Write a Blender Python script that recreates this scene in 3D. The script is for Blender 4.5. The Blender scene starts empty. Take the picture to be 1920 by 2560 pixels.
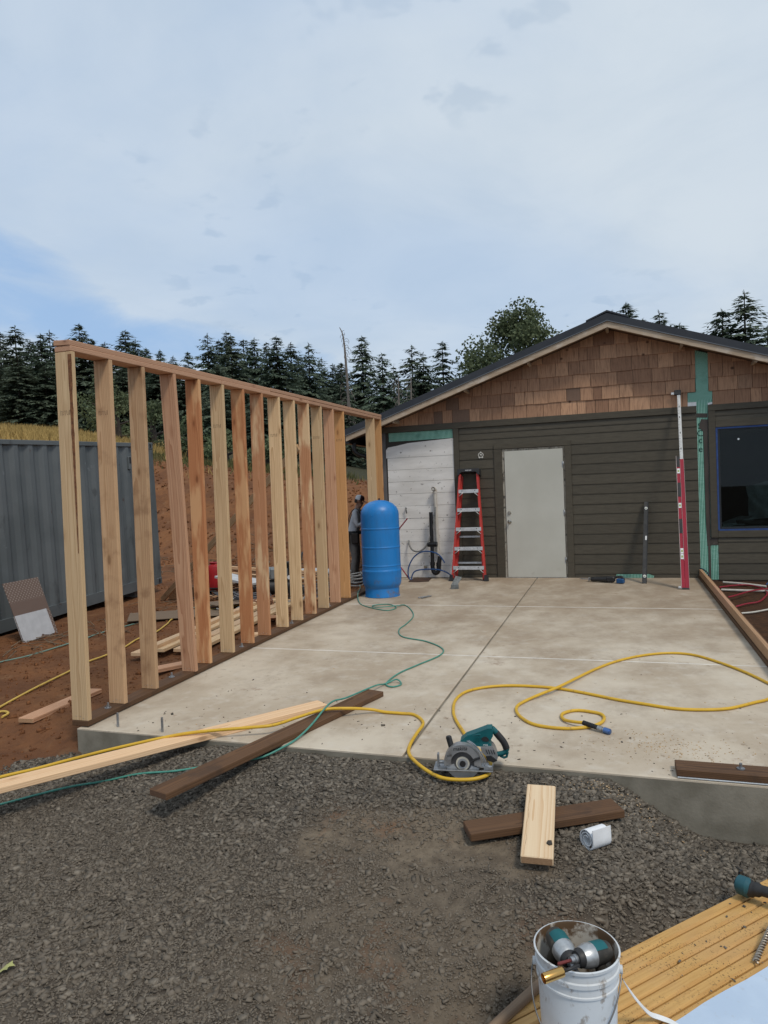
import bpy, bmesh, math, random
import numpy as np
from mathutils import Vector, Matrix, Euler, Quaternion
random.seed(7); RNG = np.random.default_rng(11)
S = bpy.context.scene
COL = S.collection
R = math.radians

# ---------------------------------------------------------------- camera
cam_d = bpy.data.cameras.new('Camera'); cam = bpy.data.objects.new('Camera', cam_d); COL.objects.link(cam)
YAW, PITCH, ROLL = 0.3200, 0.02288, -0.03705
fwd = Vector((-math.sin(YAW)*math.cos(PITCH), math.cos(YAW)*math.cos(PITCH), -math.sin(PITCH)))
rgt = Vector((math.cos(YAW), math.sin(YAW), 0)); upv = rgt.cross(fwd)
r2 = rgt*math.cos(ROLL) + upv*math.sin(ROLL); u2 = -rgt*math.sin(ROLL) + upv*math.cos(ROLL)
cam.matrix_world = Matrix(((r2.x, u2.x, -fwd.x, 1.7006), (r2.y, u2.y, -fwd.y, -11.3619), (r2.z, u2.z, -fwd.z, 1.3855), (0, 0, 0, 1)))
cam_d.sensor_fit = 'HORIZONTAL'; cam_d.sensor_width = 36; cam_d.lens = 36*1762.9/1920
cam_d.clip_start = 0.05; cam_d.clip_end = 3000
S.camera = cam
S.render.resolution_x, S.render.resolution_y = 768, 1024

# ---------------------------------------------------------------- sky and sun
SUN_EL, SUN_AZ = R(55), R(132)         # azimuth clockwise from +Y: high, behind the camera's right shoulder
w = bpy.data.worlds.new('World'); S.world = w; w.use_nodes = True
nt = w.node_tree; nt.nodes.clear()
def wn(t, **k):
    n = nt.nodes.new(t)
    for a, b in k.items(): setattr(n, a, b)
    return n
def wl(a, b): nt.links.new(a, b)
def wmath(op, a, b=None, c=None, clamp=False):
    n = wn('ShaderNodeMath', operation=op, use_clamp=clamp)
    for i, v in enumerate((a, b, c)):
        if v is None: continue
        if isinstance(v, (int, float)): n.inputs[i].default_value = v
        else: wl(v, n.inputs[i])
    return n.outputs[0]
def wsmooth(v, a, b):
    n = wn('ShaderNodeMapRange', interpolation_type='SMOOTHSTEP'); wl(v, n.inputs[0])
    n.inputs[1].default_value = a; n.inputs[2].default_value = b
    return n.outputs[0]
def wmix(f, a, b):
    n = wn('ShaderNodeMix', data_type='RGBA'); wl(f, n.inputs[0])
    for i, v in ((6, a), (7, b)):
        if isinstance(v, tuple): n.inputs[i].default_value = (*v, 1)
        else: wl(v, n.inputs[i])
    return n.outputs[2]
sky = wn('ShaderNodeTexSky', sky_type='NISHITA', sun_disc=False, sun_elevation=SUN_EL, sun_rotation=SUN_AZ, altitude=200, air_density=1.0, dust_density=1.5, ozone_density=1.5)
tc = wn('ShaderNodeTexCoord'); sep = wn('ShaderNodeSeparateXYZ'); wl(tc.outputs['Generated'], sep.inputs[0])
X, Y, Z = sep.outputs
az = wmath('ARCTAN2', X, Y)                                 # 0 = +Y, positive to the right
el = wmath('ARCSINE', Z)
zc = wmath('ADD', wmath('MAXIMUM', Z, 0.0), 0.18)
cmb = wn('ShaderNodeCombineXYZ'); wl(wmath('DIVIDE', X, zc), cmb.inputs[0]); wl(wmath('DIVIDE', Y, zc), cmb.inputs[1])
def wnoise(scale, detail, rough=0.55, off=0.0, dist=0.0):
    n = wn('ShaderNodeTexNoise'); n.inputs['Scale'].default_value = scale; n.inputs['Detail'].default_value = detail
    n.inputs['Roughness'].default_value = rough; n.inputs['Distortion'].default_value = dist
    m = wn('ShaderNodeVectorMath', operation='ADD'); wl(cmb.outputs[0], m.inputs[0]); m.inputs[1].default_value = (off, off*.7, off*.3)
    wl(m.outputs[0], n.inputs['Vector']); return n.outputs[0]
n_big = wnoise(0.55, 6, 0.5, 3.1, 0.6)
n_mid = wnoise(2.2, 7, 0.6, 1.7, 0.4)
n_fleck = wnoise(9.0, 3, 0.5, 5.3, 0.2)
n_mask = wnoise(1.1, 2, 0.5, 9.4)
wob = wmath('MULTIPLY', wmath('SUBTRACT', n_mid, 0.5), 3.0)
def hole(a0, e0, wa, we, k):
    da = wmath('SUBTRACT', az, a0); de = wmath('SUBTRACT', wmath('SUBTRACT', el, e0), wmath('MULTIPLY', da, k))
    q = wmath('ADD', wmath('POWER', wmath('ABSOLUTE', wmath('DIVIDE', da, wa)), 2), wmath('POWER', wmath('ABSOLUTE', wmath('DIVIDE', de, we)), 2))
    return wmath('ADD', wmath('SUBTRACT', 1.0, q), wob)
h1 = wsmooth(hole(-0.88, 0.325, 0.20, 0.046, -0.26), -0.45, 1.3)
h2 = wsmooth(hole(-0.78, 0.248, 0.42, 0.040, -0.20), -0.8, 1.1)
blue = wmath('MAXIMUM', h1, h2)
thin = wmath('MULTIPLY', wsmooth(n_big, 0.36, 0.64), 0.34)
clear = wmath('MAXIMUM', wmath('MULTIPLY', blue, 0.78), thin)
cl_col = wmix(wsmooth(n_mid, 0.3, 0.75), (5.20, 5.85, 6.50), (4.55, 5.30, 6.10))
fl = wmath('MULTIPLY', wmath('MULTIPLY', wsmooth(n_fleck, 0.57, 0.68), wsmooth(n_mask, 0.50, 0.64)), 0.6)
cl_col = wmix(fl, cl_col, (3.9, 4.7, 5.6))
blue_col = wmix(wsmooth(el, 0.0, 0.6), (2.5, 4.2, 6.7), (2.0, 3.7, 6.6))
deep = wn('ShaderNodeMix', data_type='RGBA'); deep.inputs[0].default_value = 0.8; wl(sky.outputs[0], deep.inputs[6]); wl(blue_col, deep.inputs[7])
skycol = wmix(clear, cl_col, deep.outputs[2])
bg = wn('ShaderNodeBackground'); bg.inputs[1].default_value = 0.10; wl(skycol, bg.inputs[0])
ow = wn('ShaderNodeOutputWorld'); wl(bg.outputs[0], ow.inputs[0])

sd = bpy.data.lights.new('Sun', 'SUN'); sd.energy = 1.5; sd.angle = R(12); sd.color = (1.0, 0.92, 0.80)
so = bpy.data.objects.new('Sun', sd); COL.objects.link(so)
sv = Vector((math.sin(SUN_AZ)*math.cos(SUN_EL), math.cos(SUN_AZ)*math.cos(SUN_EL), math.sin(SUN_EL)))
so.rotation_euler = sv.to_track_quat('Z', 'Y').to_euler(); so.location = (0, 0, 30)
S.view_settings.view_transform = 'Standard'; S.view_settings.look = 'None'
S.view_settings.exposure = 0.30; S.view_settings.gamma = 1.0; S.view_settings.use_curve_mapping = False

# ---------------------------------------------------------------- material helpers
class NT:
    def __init__(s, name):
        s.m = bpy.data.materials.new(name); s.m.use_nodes = True; s.t = s.m.node_tree; s.t.nodes.clear()
        s.out = s.n('ShaderNodeOutputMaterial'); s.b = s.n('ShaderNodeBsdfPrincipled'); s.l(s.b.outputs[0], s.out.inputs[0])
    def n(s, t, **k):
        n = s.t.nodes.new(t)
        for a, b in k.items(): setattr(n, a, b)
        return n
    def l(s, a, b): s.t.links.new(a, b)
    def setin(s, sock, v):
        if v is None: return
        if isinstance(v, (int, float)): sock.default_value = v
        elif isinstance(v, tuple): sock.default_value = (*v, 1) if (len(v) == 3 and sock.type == 'RGBA') else v
        else: s.l(v, sock)
    def math(s, op, a, b=None, clamp=False):
        n = s.n('ShaderNodeMath', operation=op, use_clamp=clamp); s.setin(n.inputs[0], a); s.setin(n.inputs[1], b); return n.outputs[0]
    def vmath(s, op, a, b=None):
        n = s.n('ShaderNodeVectorMath', operation=op); s.setin(n.inputs[0], a); s.setin(n.inputs[1], b); return n.outputs[0]
    def mix(s, f, a, b, blend='MIX'):
        n = s.n('ShaderNodeMix', data_type='RGBA', blend_type=blend); s.setin(n.inputs[0], f); s.setin(n.inputs[6], a); s.setin(n.inputs[7], b); return n.outputs[2]
    def noise(s, v, scale, detail=5, rough=.55, dist=0.0):
        n = s.n('ShaderNodeTexNoise'); s.l(v, n.inputs['Vector']); n.inputs['Scale'].default_value = scale
        n.inputs['Detail'].default_value = detail; n.inputs['Roughness'].default_value = rough; n.inputs['Distortion'].default_value = dist
        return n.outputs[0]
    def step(s, v, a, b, lo=0.0, hi=1.0):
        n = s.n('ShaderNodeMapRange', interpolation_type='SMOOTHSTEP'); s.l(v, n.inputs[0])
        for i, q in zip((1, 2, 3, 4), (a, b, lo, hi)): n.inputs[i].default_value = q
        return n.outputs[0]
    def pos(s): return s.n('ShaderNodeNewGeometry').outputs['Position']
    def obj(s): return s.n('ShaderNodeTexCoord').outputs['Object']
    def rnd(s): return s.n('ShaderNodeObjectInfo').outputs['Random']
    def attr(s, name): return s.n('ShaderNodeAttribute', attribute_name=name).outputs['Fac']
    def bump(s, h, strength, dist=.01):
        n = s.n('ShaderNodeBump'); n.inputs['Strength'].default_value = strength; n.inputs['Distance'].default_value = dist
        s.l(h, n.inputs['Height']); s.l(n.outputs[0], s.b.inputs['Normal'])
    def fin(s, col, rough=.7, metal=0.0, spec=.4):
        s.setin(s.b.inputs['Base Color'], col); s.setin(s.b.inputs['Roughness'], rough)
        s.b.inputs['Metallic'].default_value = metal; s.b.inputs['Specular IOR Level'].default_value = spec
        return s.m
def mat(name, c1, c2=None, scale=6, stretch=(1, 1, 1), rough=.6, metal=0.0, spec=.4, bump=0, bscale=60, rnd=0.0, dirt=None, world=False):
    k = NT(name); v = k.pos() if world else k.obj()
    r = k.rnd()
    if not world: v = k.vmath('ADD', v, k.vmath('MULTIPLY', k.n('ShaderNodeCombineXYZ').outputs[0], (1, 1, 1))) if False else v
    vs = k.vmath('MULTIPLY', v, stretch)
    c2 = c2 or tuple(x*.82 for x in c1)
    col = k.mix(k.step(k.noise(vs, scale), .32, .68), c1, c2)
    if dirt:
        dc, ds, lo, hi, am = dirt
        col = k.mix(k.math('MULTIPLY', k.step(k.noise(v, ds, 8, .65), lo, hi), am), col, dc)
    if rnd:
        h = k.n('ShaderNodeHueSaturation'); k.l(col, h.inputs['Color']); k.l(k.step(r, 0, 1, 1-rnd, 1+rnd), h.inputs['Value']); col = h.outputs[0]
    if bump: k.bump(k.noise(vs, bscale, 4), bump, .004)
    return k.fin(col, rough, metal, spec)
def wood(name, light, dark, ringscale=46, knots=True, rough=.72, ringamt=.95, rnd=.12, sap=None, weather=None):
    k = NT(name); o = k.obj(); r = k.rnd()
    cb = k.n('ShaderNodeCombineXYZ')
    k.l(k.math('MULTIPLY', r, 31.0), cb.inputs[0])
    k.l(k.math('MULTIPLY', k.math('SUBTRACT', k.math('FRACT', k.math('MULTIPLY', r, 17.0)), .5), .10), cb.inputs[1])
    k.l(k.math('SUBTRACT', k.math('MULTIPLY', k.math('FRACT', k.math('MULTIPLY', r, 7.3)), -.09), .035), cb.inputs[2])
    v = k.vmath('ADD', o, cb.outputs[0])
    vs = k.vmath('MULTIPLY', v, (.11, 1, 1))
    nz = k.n('ShaderNodeTexNoise'); k.l(vs, nz.inputs['Vector']); nz.inputs['Scale'].default_value = 9; nz.inputs['Detail'].default_value = 3
    ds = k.vmath('MULTIPLY', k.vmath('SUBTRACT', nz.outputs['Color'], (.5, .5, .5)), (.0, .035, .035))
    wv = k.n('ShaderNodeTexWave', wave_type='RINGS', rings_direction='X', wave_profile='SAW'); k.l(k.vmath('ADD', vs, ds), wv.inputs['Vector'])
    wv.inputs['Scale'].default_value = ringscale; wv.inputs['Distortion'].default_value = .4; wv.inputs['Detail'].default_value = 2
    ring = k.math('POWER', wv.outputs[0], 2.2)
    fine = k.noise(k.vmath('MULTIPLY', v, (3, 160, 160)), 1.0, 3)
    col = k.mix(k.math('MULTIPLY', ring, ringamt), light, dark)
    col = k.mix(k.step(fine, .35, .75, 0, .35), col, dark)
    big = k.noise(k.vmath('MULTIPLY', v, (1.6, 9, 9)), 1.0, 4)
    if sap: col = k.mix(k.step(big, .48, .62, 0, .85), col, sap)
    if weather: col = k.mix(k.step(k.noise(k.vmath('MULTIPLY', v, (3, 3, 3)), 2.0, 6), .50, .75, 0, .8), col, weather)
    if knots:
        vo = k.n('ShaderNodeTexVoronoi', feature='F1'); k.l(k.vmath('MULTIPLY', v, (2.6, 6.5, 6.5)), vo.inputs['Vector']); vo.inputs['Scale'].default_value = 1.0
        kd = vo.outputs['Distance']
        col = k.mix(k.step(kd, .13, .06, 0, .9), col, tuple(x*.33 for x in dark))
        col = k.mix(k.step(kd, .26, .11, 0, .5), col, dark)
    h = k.n('ShaderNodeHueSaturation'); k.l(col, h.inputs['Color']); k.l(k.step(k.math('FRACT', k.math('MULTIPLY', r, 91.0)), 0, 1, 1-rnd, 1+rnd), h.inputs['Value'])
    k.bump(k.math('ADD', fine, k.math('MULTIPLY', ring, .5)), .25, .002)
    return k.fin(h.outputs[0], rough, 0, .3)

# ---------------------------------------------------------------- mesh helpers
def link(o, parent=None):
    COL.objects.link(o)
    if parent is not None: o.parent = parent
    return o
def tag(o, label=None, cat=None, group=None, kind=None):
    if label: o['label'] = label
    if cat: o['category'] = cat
    if group: o['group'] = group
    if kind: o['kind'] = kind
    return o
def thing(name, label, cat, loc=(0, 0, 0), rot=(0, 0, 0), group=None, mw=None):
    o = bpy.data.objects.new(name, None); o.empty_display_size = .1; COL.objects.link(o)
    if mw is not None: o.matrix_world = mw
    else: o.location = loc; o.rotation_euler = rot
    return tag(o, label, cat, group)
def frame(o, x, z):
    """matrix with local X along x, local Z near z, origin o"""
    x = Vector(x).normalized(); z = Vector(z); y = z.cross(x).normalized(); z = x.cross(y)
    return Matrix(((x.x, y.x, z.x, o[0]), (x.y, y.y, z.y, o[1]), (x.z, y.z, z.z, o[2]), (0, 0, 0, 1)))
def pts_mesh(name, v, f, m, parent=None, smooth=False, mw=None):
    me = bpy.data.meshes.new(name); me.from_pydata([tuple(p) for p in v], [], [tuple(q) for q in f]); me.update()
    ms = m if isinstance(m, (list, tuple)) else [m]
    for q in ms: me.materials.append(q)
    if smooth: me.polygons.foreach_set('use_smooth', [True]*len(me.polygons))
    o = bpy.data.objects.new(name, me); link(o, parent)
    if mw is not None: o.matrix_basis = mw
    return o
def cbox_data(L, W, T, c=.003):
    """box with chamfered edges, X length, centred"""
    hs = (L/2, W/2, T/2); vs = []; ix = {}
    for sx in (-1, 1):
        for sy in (-1, 1):
            for sz in (-1, 1):
                for a in range(3):
                    p = [s*(h-c) for s, h in zip((sx, sy, sz), hs)]; p[a] = (sx, sy, sz)[a]*hs[a]
                    ix[(sx, sy, sz, a)] = len(vs); vs.append(tuple(p))
    fs = []
    for a in range(3):
        b, d = [i for i in range(3) if i != a]
        for s in (-1, 1):
            q = []
            for sb, sd_ in ((-1, -1), (1, -1), (1, 1), (-1, 1)):
                k = [0, 0, 0]; k[a] = s; k[b] = sb; k[d] = sd_; q.append(ix[(*k, a)])
            fs.append(q)
        for sb in (-1, 1):
            for sd_ in (-1, 1):           # edge along a
                q = []
                for s, ax in ((-1, b), (1, b), (1, d), (-1, d)):
                    k = [0, 0, 0]; k[a] = s; k[b] = sb; k[d] = sd_; q.append(ix[(*k, ax)])
                fs.append(q)
    for sx in (-1, 1):
        for sy in (-1, 1):
            for sz in (-1, 1): fs.append([ix[(sx, sy, sz, a)] for a in range(3)])
    return vs, fs
def fixn(me):
    bm = bmesh.new(); bm.from_mesh(me); bmesh.ops.recalc_face_normals(bm, faces=bm.faces); bm.to_mesh(me); bm.free()
BOXC = {}
def board(name, L, W, T, m, parent=None, mw=None, c=.003, warp=0):
    key = (round(L, 4), round(W, 4), round(T, 4), c, m.name)
    if key in BOXC and not warp: me = BOXC[key]
    else:
        v, f = cbox_data(L, W, T, c); me = bpy.data.meshes.new(name); me.from_pydata(v, [], f); fixn(me); me.materials.append(m); BOXC[key] = me
    o = bpy.data.objects.new(name, me); link(o, parent)
    if mw is not None: o.matrix_basis = mw
    return o
class B:
    """collects shapes into one mesh"""
    def __init__(s): s.v = []; s.f = []; s.mi = []; s.cur = 0; s.sm = []
    def add(s, v, f, smooth=False):
        n = len(s.v); s.v += [tuple(p) for p in v]
        for q in f: s.f.append([i+n for i in q]); s.mi.append(s.cur); s.sm.append(smooth)
        return s
    def box(s, c, d, rot=None, ch=.0):
        v, f = cbox_data(d[0], d[1], d[2], ch) if ch else ([(x*d[0]/2, y*d[1]/2, z*d[2]/2) for x in (-1, 1) for y in (-1, 1) for z in (-1, 1)],
            [(0, 1, 3, 2), (4, 6, 7, 5), (0, 4, 5, 1), (2, 3, 7, 6), (0, 2, 6, 4), (1, 5, 7, 3)])
        M = (Euler(rot).to_matrix() if not isinstance(rot, Matrix) else rot) if rot is not None else Matrix.Identity(3)
        return s.add([M @ Vector(p) + Vector(c) for p in v], f)
    def box2(s, a, b, ch=0.0):
        return s.box([(p+q)/2 for p, q in zip(a, b)], [abs(q-p) for p, q in zip(a, b)], None, ch)
    def cyl(s, p0, p1, r0, r1=None, n=14, caps=True):
        r1 = r0 if r1 is None else r1; p0 = Vector(p0); p1 = Vector(p1); d = (p1-p0).normalized(); a = d.orthogonal().normalized(); b = d.cross(a)
        v = [p + (a*math.cos(t)+b*math.sin(t))*r for p, r in ((p0, r0), (p1, r1)) for t in [2*math.pi*i/n for i in range(n)]]
        s.add(v, [(i, (i+1) % n, n+(i+1) % n, n+i) for i in range(n)], True)
        if caps: s.add(v, [tuple(range(n))[::-1], tuple(range(n, 2*n))])
        return s
    def tube(s, pts, r, n=8, caps=True, rr=None, flat=1.0):
        pts = [Vector(p) for p in pts]; v = []; a = None
        for i, p in enumerate(pts):
            d = (pts[min(i+1, len(pts)-1)]-pts[max(i-1, 0)]).normalized()
            a = d.orthogonal().normalized() if a is None else (a-d*a.dot(d)).normalized()
            b = d.cross(a); q = rr[i] if rr else r
            v += [p+(a*math.cos(2*math.pi*j/n)*flat+b*math.sin(2*math.pi*j/n))*q for j in range(n)]
        f = [(i*n+j, i*n+(j+1) % n, (i+1)*n+(j+1) % n, (i+1)*n+j) for i in range(len(pts)-1) for j in range(n)]
        s.add(v, f, True)
        if caps: s.add(v[:n]+v[-n:], [tuple(range(n))[::-1], tuple(range(n, 2*n))])
        return s
    def lathe(s, prof, n=24, M=None, arc=None, smooth=True):
        M = M or Matrix.Identity(4); full = arc is None; a0, a1 = arc or (0, 2*math.pi)
        m = n if full else n+1
        v = [M @ Vector((r*math.cos(a0+(a1-a0)*i/n), r*math.sin(a0+(a1-a0)*i/n), z)) for r, z in prof for i in range(m)]
        f = []
        for k in range(len(prof)-1):
            for i in range(n):
                j = (i+1) % m
                f.append((k*m+i, k*m+j, (k+1)*m+j, (k+1)*m+i))
        return s.add(v, f, smooth)
    def prism(s, poly, y0, y1, M=None):
        """polygon in local XZ, extruded along local Y"""
        M = M or Matrix.Identity(4); n = len(poly)
        v = [M @ Vector((x, y0, z)) for x, z in poly]+[M @ Vector((x, y1, z)) for x, z in poly]
        return s.add(v, [tuple(range(n)), tuple(range(2*n-1, n-1, -1))]+[(i, n+i, n+(i+1) % n, (i+1) % n) for i in range(n)])
    def build(s, name, m, parent=None, mw=None, fix=True):
        me = bpy.data.meshes.new(name); me.from_pydata(s.v, [], s.f)
        for q in (m if isinstance(m, (list, tuple)) else [m]): me.materials.append(q)
        me.polygons.foreach_set('material_index', s.mi); me.polygons.foreach_set('use_smooth', s.sm); me.update()
        if fix:
            bm = bmesh.new(); bm.from_mesh(me); bmesh.ops.remove_doubles(bm, verts=bm.verts, dist=1e-5); bmesh.ops.recalc_face_normals(bm, faces=bm.faces)
            for e in bm.edges:
                if len(e.link_faces) == 2 and e.calc_face_angle(0) > .7: e.smooth = False
            bm.to_mesh(me); bm.free()
        o = bpy.data.objects.new(name, me); link(o, parent)
        if mw is not None: o.matrix_basis = mw
        return o
def spline(pts, k=6):
    P = [Vector(p) for p in pts]; out = []
    for i in range(len(P)-1):
        a, b, c, d = P[max(i-1, 0)], P[i], P[i+1], P[min(i+2, len(P)-1)]
        for j in range(k):
            t = j/k; out.append(.5*((2*b)+(c-a)*t+(2*a-5*b+4*c-d)*t*t+(3*b-a-3*c+d)*t**3))
    return out+[P[-1]]
def text_mesh(name, s, size, m, parent=None, mw=None, ext=.0006, align='CENTER', shear=0.0):
    cu = bpy.data.curves.new(name, 'FONT'); cu.body = s; cu.size = size; cu.extrude = ext; cu.align_x = align; cu.align_y = 'CENTER'; cu.shear = shear
    t = bpy.data.objects.new(name, cu); COL.objects.link(t); dg = bpy.context.evaluated_depsgraph_get()
    me = bpy.data.meshes.new_from_object(t.evaluated_get(dg)); bpy.data.objects.remove(t); bpy.data.curves.remove(cu)
    me.name = name; me.materials.clear(); me.materials.append(m)
    o = bpy.data.objects.new(name, me); link(o, parent)
    if mw is not None: o.matrix_basis = mw
    return o
def T(x, y, z): return Matrix.Translation((x, y, z))
def RX(a): return Matrix.Rotation(a, 4, 'X')
def RY(a): return Matrix.Rotation(a, 4, 'Y')
def RZ(a): return Matrix.Rotation(a, 4, 'Z')
# ---------------------------------------------------------------- ground heights
def ss(a, b, x):
    t = np.clip((x-a)/(b-a), 0, 1); return t*t*(3-2*t)
def vnoise(x, y, seed=0):
    xi = np.floor(x).astype(np.int64); yi = np.floor(y).astype(np.int64); fx = x-xi; fy = y-yi
    fx = fx*fx*(3-2*fx); fy = fy*fy*(3-2*fy)
    def h(a, b):
        q = np.sin(a*127.1+b*311.7+seed*74.7)*43758.5453
        return q-np.floor(q)
    return (h(xi, yi)*(1-fx)+h(xi+1, yi)*fx)*(1-fy)+(h(xi, yi+1)*(1-fx)+h(xi+1, yi+1)*fx)*fy
def fbm(x, y, oct=4, seed=0):
    s = 0; a = .5
    for i in range(oct): s = s+a*vnoise(x*2**i+i*7.3, y*2**i-i*3.1, seed+i); a *= .5
    return s
SLOPE = 0.0201
PD = np.array([.658, .732])/np.hypot(.658, .732)        # direction of the pile of narrow boards
def ground_h(x, y, detail=True):
    x = np.asarray(x, float); y = np.asarray(y, float)
    mid = -0.190-0.345*np.clip((-7.44-y)/2.3, 0, 1.15)
    edge = np.exp(-np.clip(-7.44-y, 0, 9)/0.55); edge2 = np.exp(-np.clip(-7.44-y, 0, 9)/1.8)
    ramp = mid-edge*ss(-0.75, -1.75, x)*0.145-edge2*ss(1.55, 2.15, x)*0.27
    # pile of boards lies in a shallow level spot
    u = (x-1.658)*PD[1]-(y+8.479)*PD[0]
    ramp = ramp+ss(-.18, .0, u)*(np.minimum(ramp, -.497)-ramp)*ss(-7.5, -7.9, y)
    dirt = -0.30+0.02*np.clip(y+4, 0, 8)
    near = np.exp(-np.clip(-1.95-x, 0, 9)/0.45)*ss(-7.6, -7.0, y)*ss(9, 7, y)
    dirt = dirt+near*(SLOPE*np.clip(y, -7.4, 0)-0.05-dirt)*0.95
    wgt = np.where(x > -1.9, ss(-7.42, -7.25, y), ss(-7.55, -7.25, y+0.12*(x+1.9)))
    h = ramp*(1-wgt)+dirt*wgt
    if detail:
        h = h+(fbm(x*2.2, y*2.2, 3, 1)-.45)*.05*(.4+.6*wgt)*ss(-1.9, -2.6, np.where(wgt > .5, x, -3))+(fbm(x*9, y*9, 3, 4)-.45)*.028
    crest = np.interp(x, [-60, -40, -23, -13.7, -6, -3], [6.2, 5.6, 4.75, 2.9, 1.85, 1.6])
    b = ss(2.2, 10.5, y+0.03*(x+8))*ss(-2.6, -5.0, x); b = np.maximum(b, ss(8, 16, y))
    if detail: b = np.clip(b+(fbm(x*.7, y*.7, 4, 9)-.47)*.28*np.sin(np.clip(b, 0, 1)*np.pi), 0, 1.1)
    h = h*(1-b)+b*(crest+0.03*np.clip(y-10.5, 0, 60))
    ins = (x > -1.86) & (x < 2.90) & (y > -7.385) & (y < .1)
    h = np.where(ins, -.62, h)
    h = np.where((x > -2.25) & (x < 9) & (y > .08) & (y < 8), np.minimum(h, -.15), h)
    return h
def gh(x, y): return float(ground_h(np.array([x]), np.array([y]))[0])
def axis(lo, hi, step, far, g=1.22):
    a = list(np.arange(lo, hi+1e-6, step)); d = step; v = hi
    while v < far: d *= g; v += d; a.append(v)
    d = step; v = lo
    while v > -far: d *= g; v -= d; a.insert(0, v)
    return np.array(a)
gx = axis(-8.0, 4.2, .05, 420); gy = axis(-12.0, 1.5, .05, 420, 1.06)
GX, GY = np.meshgrid(gx, gy); GZ = ground_h(GX, GY)
nx, ny = len(gx), len(gy)
V = np.stack([GX.ravel(), GY.ravel(), GZ.ravel()], 1)
I = np.arange(nx*ny).reshape(ny, nx)
F = np.stack([I[:-1, :-1].ravel(), I[:-1, 1:].ravel(), I[1:, 1:].ravel(), I[1:, :-1].ravel()], 1)
def fast_mesh(name, V, F, m, smooth=False, attrs=None, parent=None):
    me = bpy.data.meshes.new(name); k = F.shape[1]
    me.vertices.add(len(V)); me.vertices.foreach_set('co', V.astype(np.float32).ravel())
    me.loops.add(F.size); me.loops.foreach_set('vertex_index', F.astype(np.int32).ravel())
    me.polygons.add(len(F)); me.polygons.foreach_set('loop_start', (np.arange(len(F))*k).astype(np.int32)); me.polygons.foreach_set('loop_total', np.full(len(F), k, np.int32))
    me.update(calc_edges=True)
    if smooth: me.polygons.foreach_set('use_smooth', np.ones(len(F), bool))
    for n, a in (attrs or {}).items():
        at = me.attributes.new(n, 'FLOAT', 'POINT'); at.data.foreach_set('value', a.astype(np.float32).ravel())
    me.materials.append(m); me.validate()
    o = bpy.data.objects.new(name, me); link(o, parent); return o
def gravel_mask(x, y):
    xb = np.interp(y, [-14, -8.5, -7.86, -7.59, -7.42], [-4.2, -2.35, -2.15, -2.08, -1.93])+(fbm(x*3, y*3, 3, 21)-.47)*.5
    return ss(-.12, .12, x-xb)*ss(-7.30, -7.40, y)
def tan_mask(x, y):
    q = ((x-.72)/.62)**2+((y+8.10)/.30)**2
    a = ss(1.7, .1, q+(fbm(x*4, y*4, 4, 31)-.47)*2.6)
    q2 = ((x-.95)/.9)**2+((y+8.75)/.5)**2
    return np.maximum(a*.9, .55*ss(1.5, .2, q2+(fbm(x*3, y*3, 4, 37)-.47)*2.6))
mg = gravel_mask(GX, GY); mt = tan_mask(GX, GY)*mg
mgr = np.maximum(ss(9.2, 10.6, GY+(fbm(GX*.8, GY*.8, 3, 41)-.47)*2.0), 0)*ss(-13.5, -18, GX+(fbm(GX*.4, GY*.4, 3, 43)-.47)*5)
mfo = ss(10.0, 12.0, GY+(fbm(GX*.8, GY*.8, 3, 47)-.47)*2.5)*ss(-20, -15, GX)+ss(19, 23, GY)
k = NT('ground_earth'); p_ = k.pos()
n1 = k.noise(p_, 1.3, 6, .6); n2 = k.noise(p_, 14, 6, .65); n3 = k.noise(p_, 60, 4, .6)
dirt = k.mix(k.step(n1, .35, .65), (.205, .090, .038), (.132, .059, .029))
dirt = k.mix(k.step(n2, .45, .75, 0, .55), dirt, (.085, .040, .022))
dirt = k.mix(k.step(k.noise(p_, 4, 5), .55, .75, 0, .5), dirt, (.235, .135, .070))
grv = k.mix(k.step(n2, .35, .65), (.105, .086, .067), (.062, .052, .042))
tanc = k.mix(k.step(n2, .35, .7), (.200, .158, .112), (.125, .096, .068))
tanc = k.mix(k.step(k.noise(p_, 3.2, 4), .56, .68, 0, .6), tanc, (.19, .085, .038))
grs = k.mix(k.step(k.noise(p_, .35, 4), .4, .62), (.42, .29, .11), (.20, .17, .07))
c = k.mix(k.attr('gravel'), dirt, grv); c = k.mix(k.attr('fines'), c, tanc); c = k.mix(k.attr('grass'), c, grs); c = k.mix(k.attr('forest'), c, (.050, .048, .028)); c = k.mix(k.attr('mud'), c, k.mix(k.step(n2, .4, .7), (.050, .026, .015), (.085, .040, .020)))
k.bump(k.math('ADD', n2, k.math('MULTIPLY', n3, .5)), .9, .02)
M_ground = k.fin(c, .95, 0, .15)
ground = fast_mesh('ground', V, F, M_ground, True, {'gravel': mg, 'fines': mt, 'grass': mgr, 'forest': np.clip(mfo, 0, 1), 'mud': ss(2.7, 2.95, GX)*ss(-7.3, -7.0, GY)*ss(.5, .0, GY)}); tag(ground, 'red dirt and dark gravel yard rising to a bank behind', kind='structure')

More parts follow.
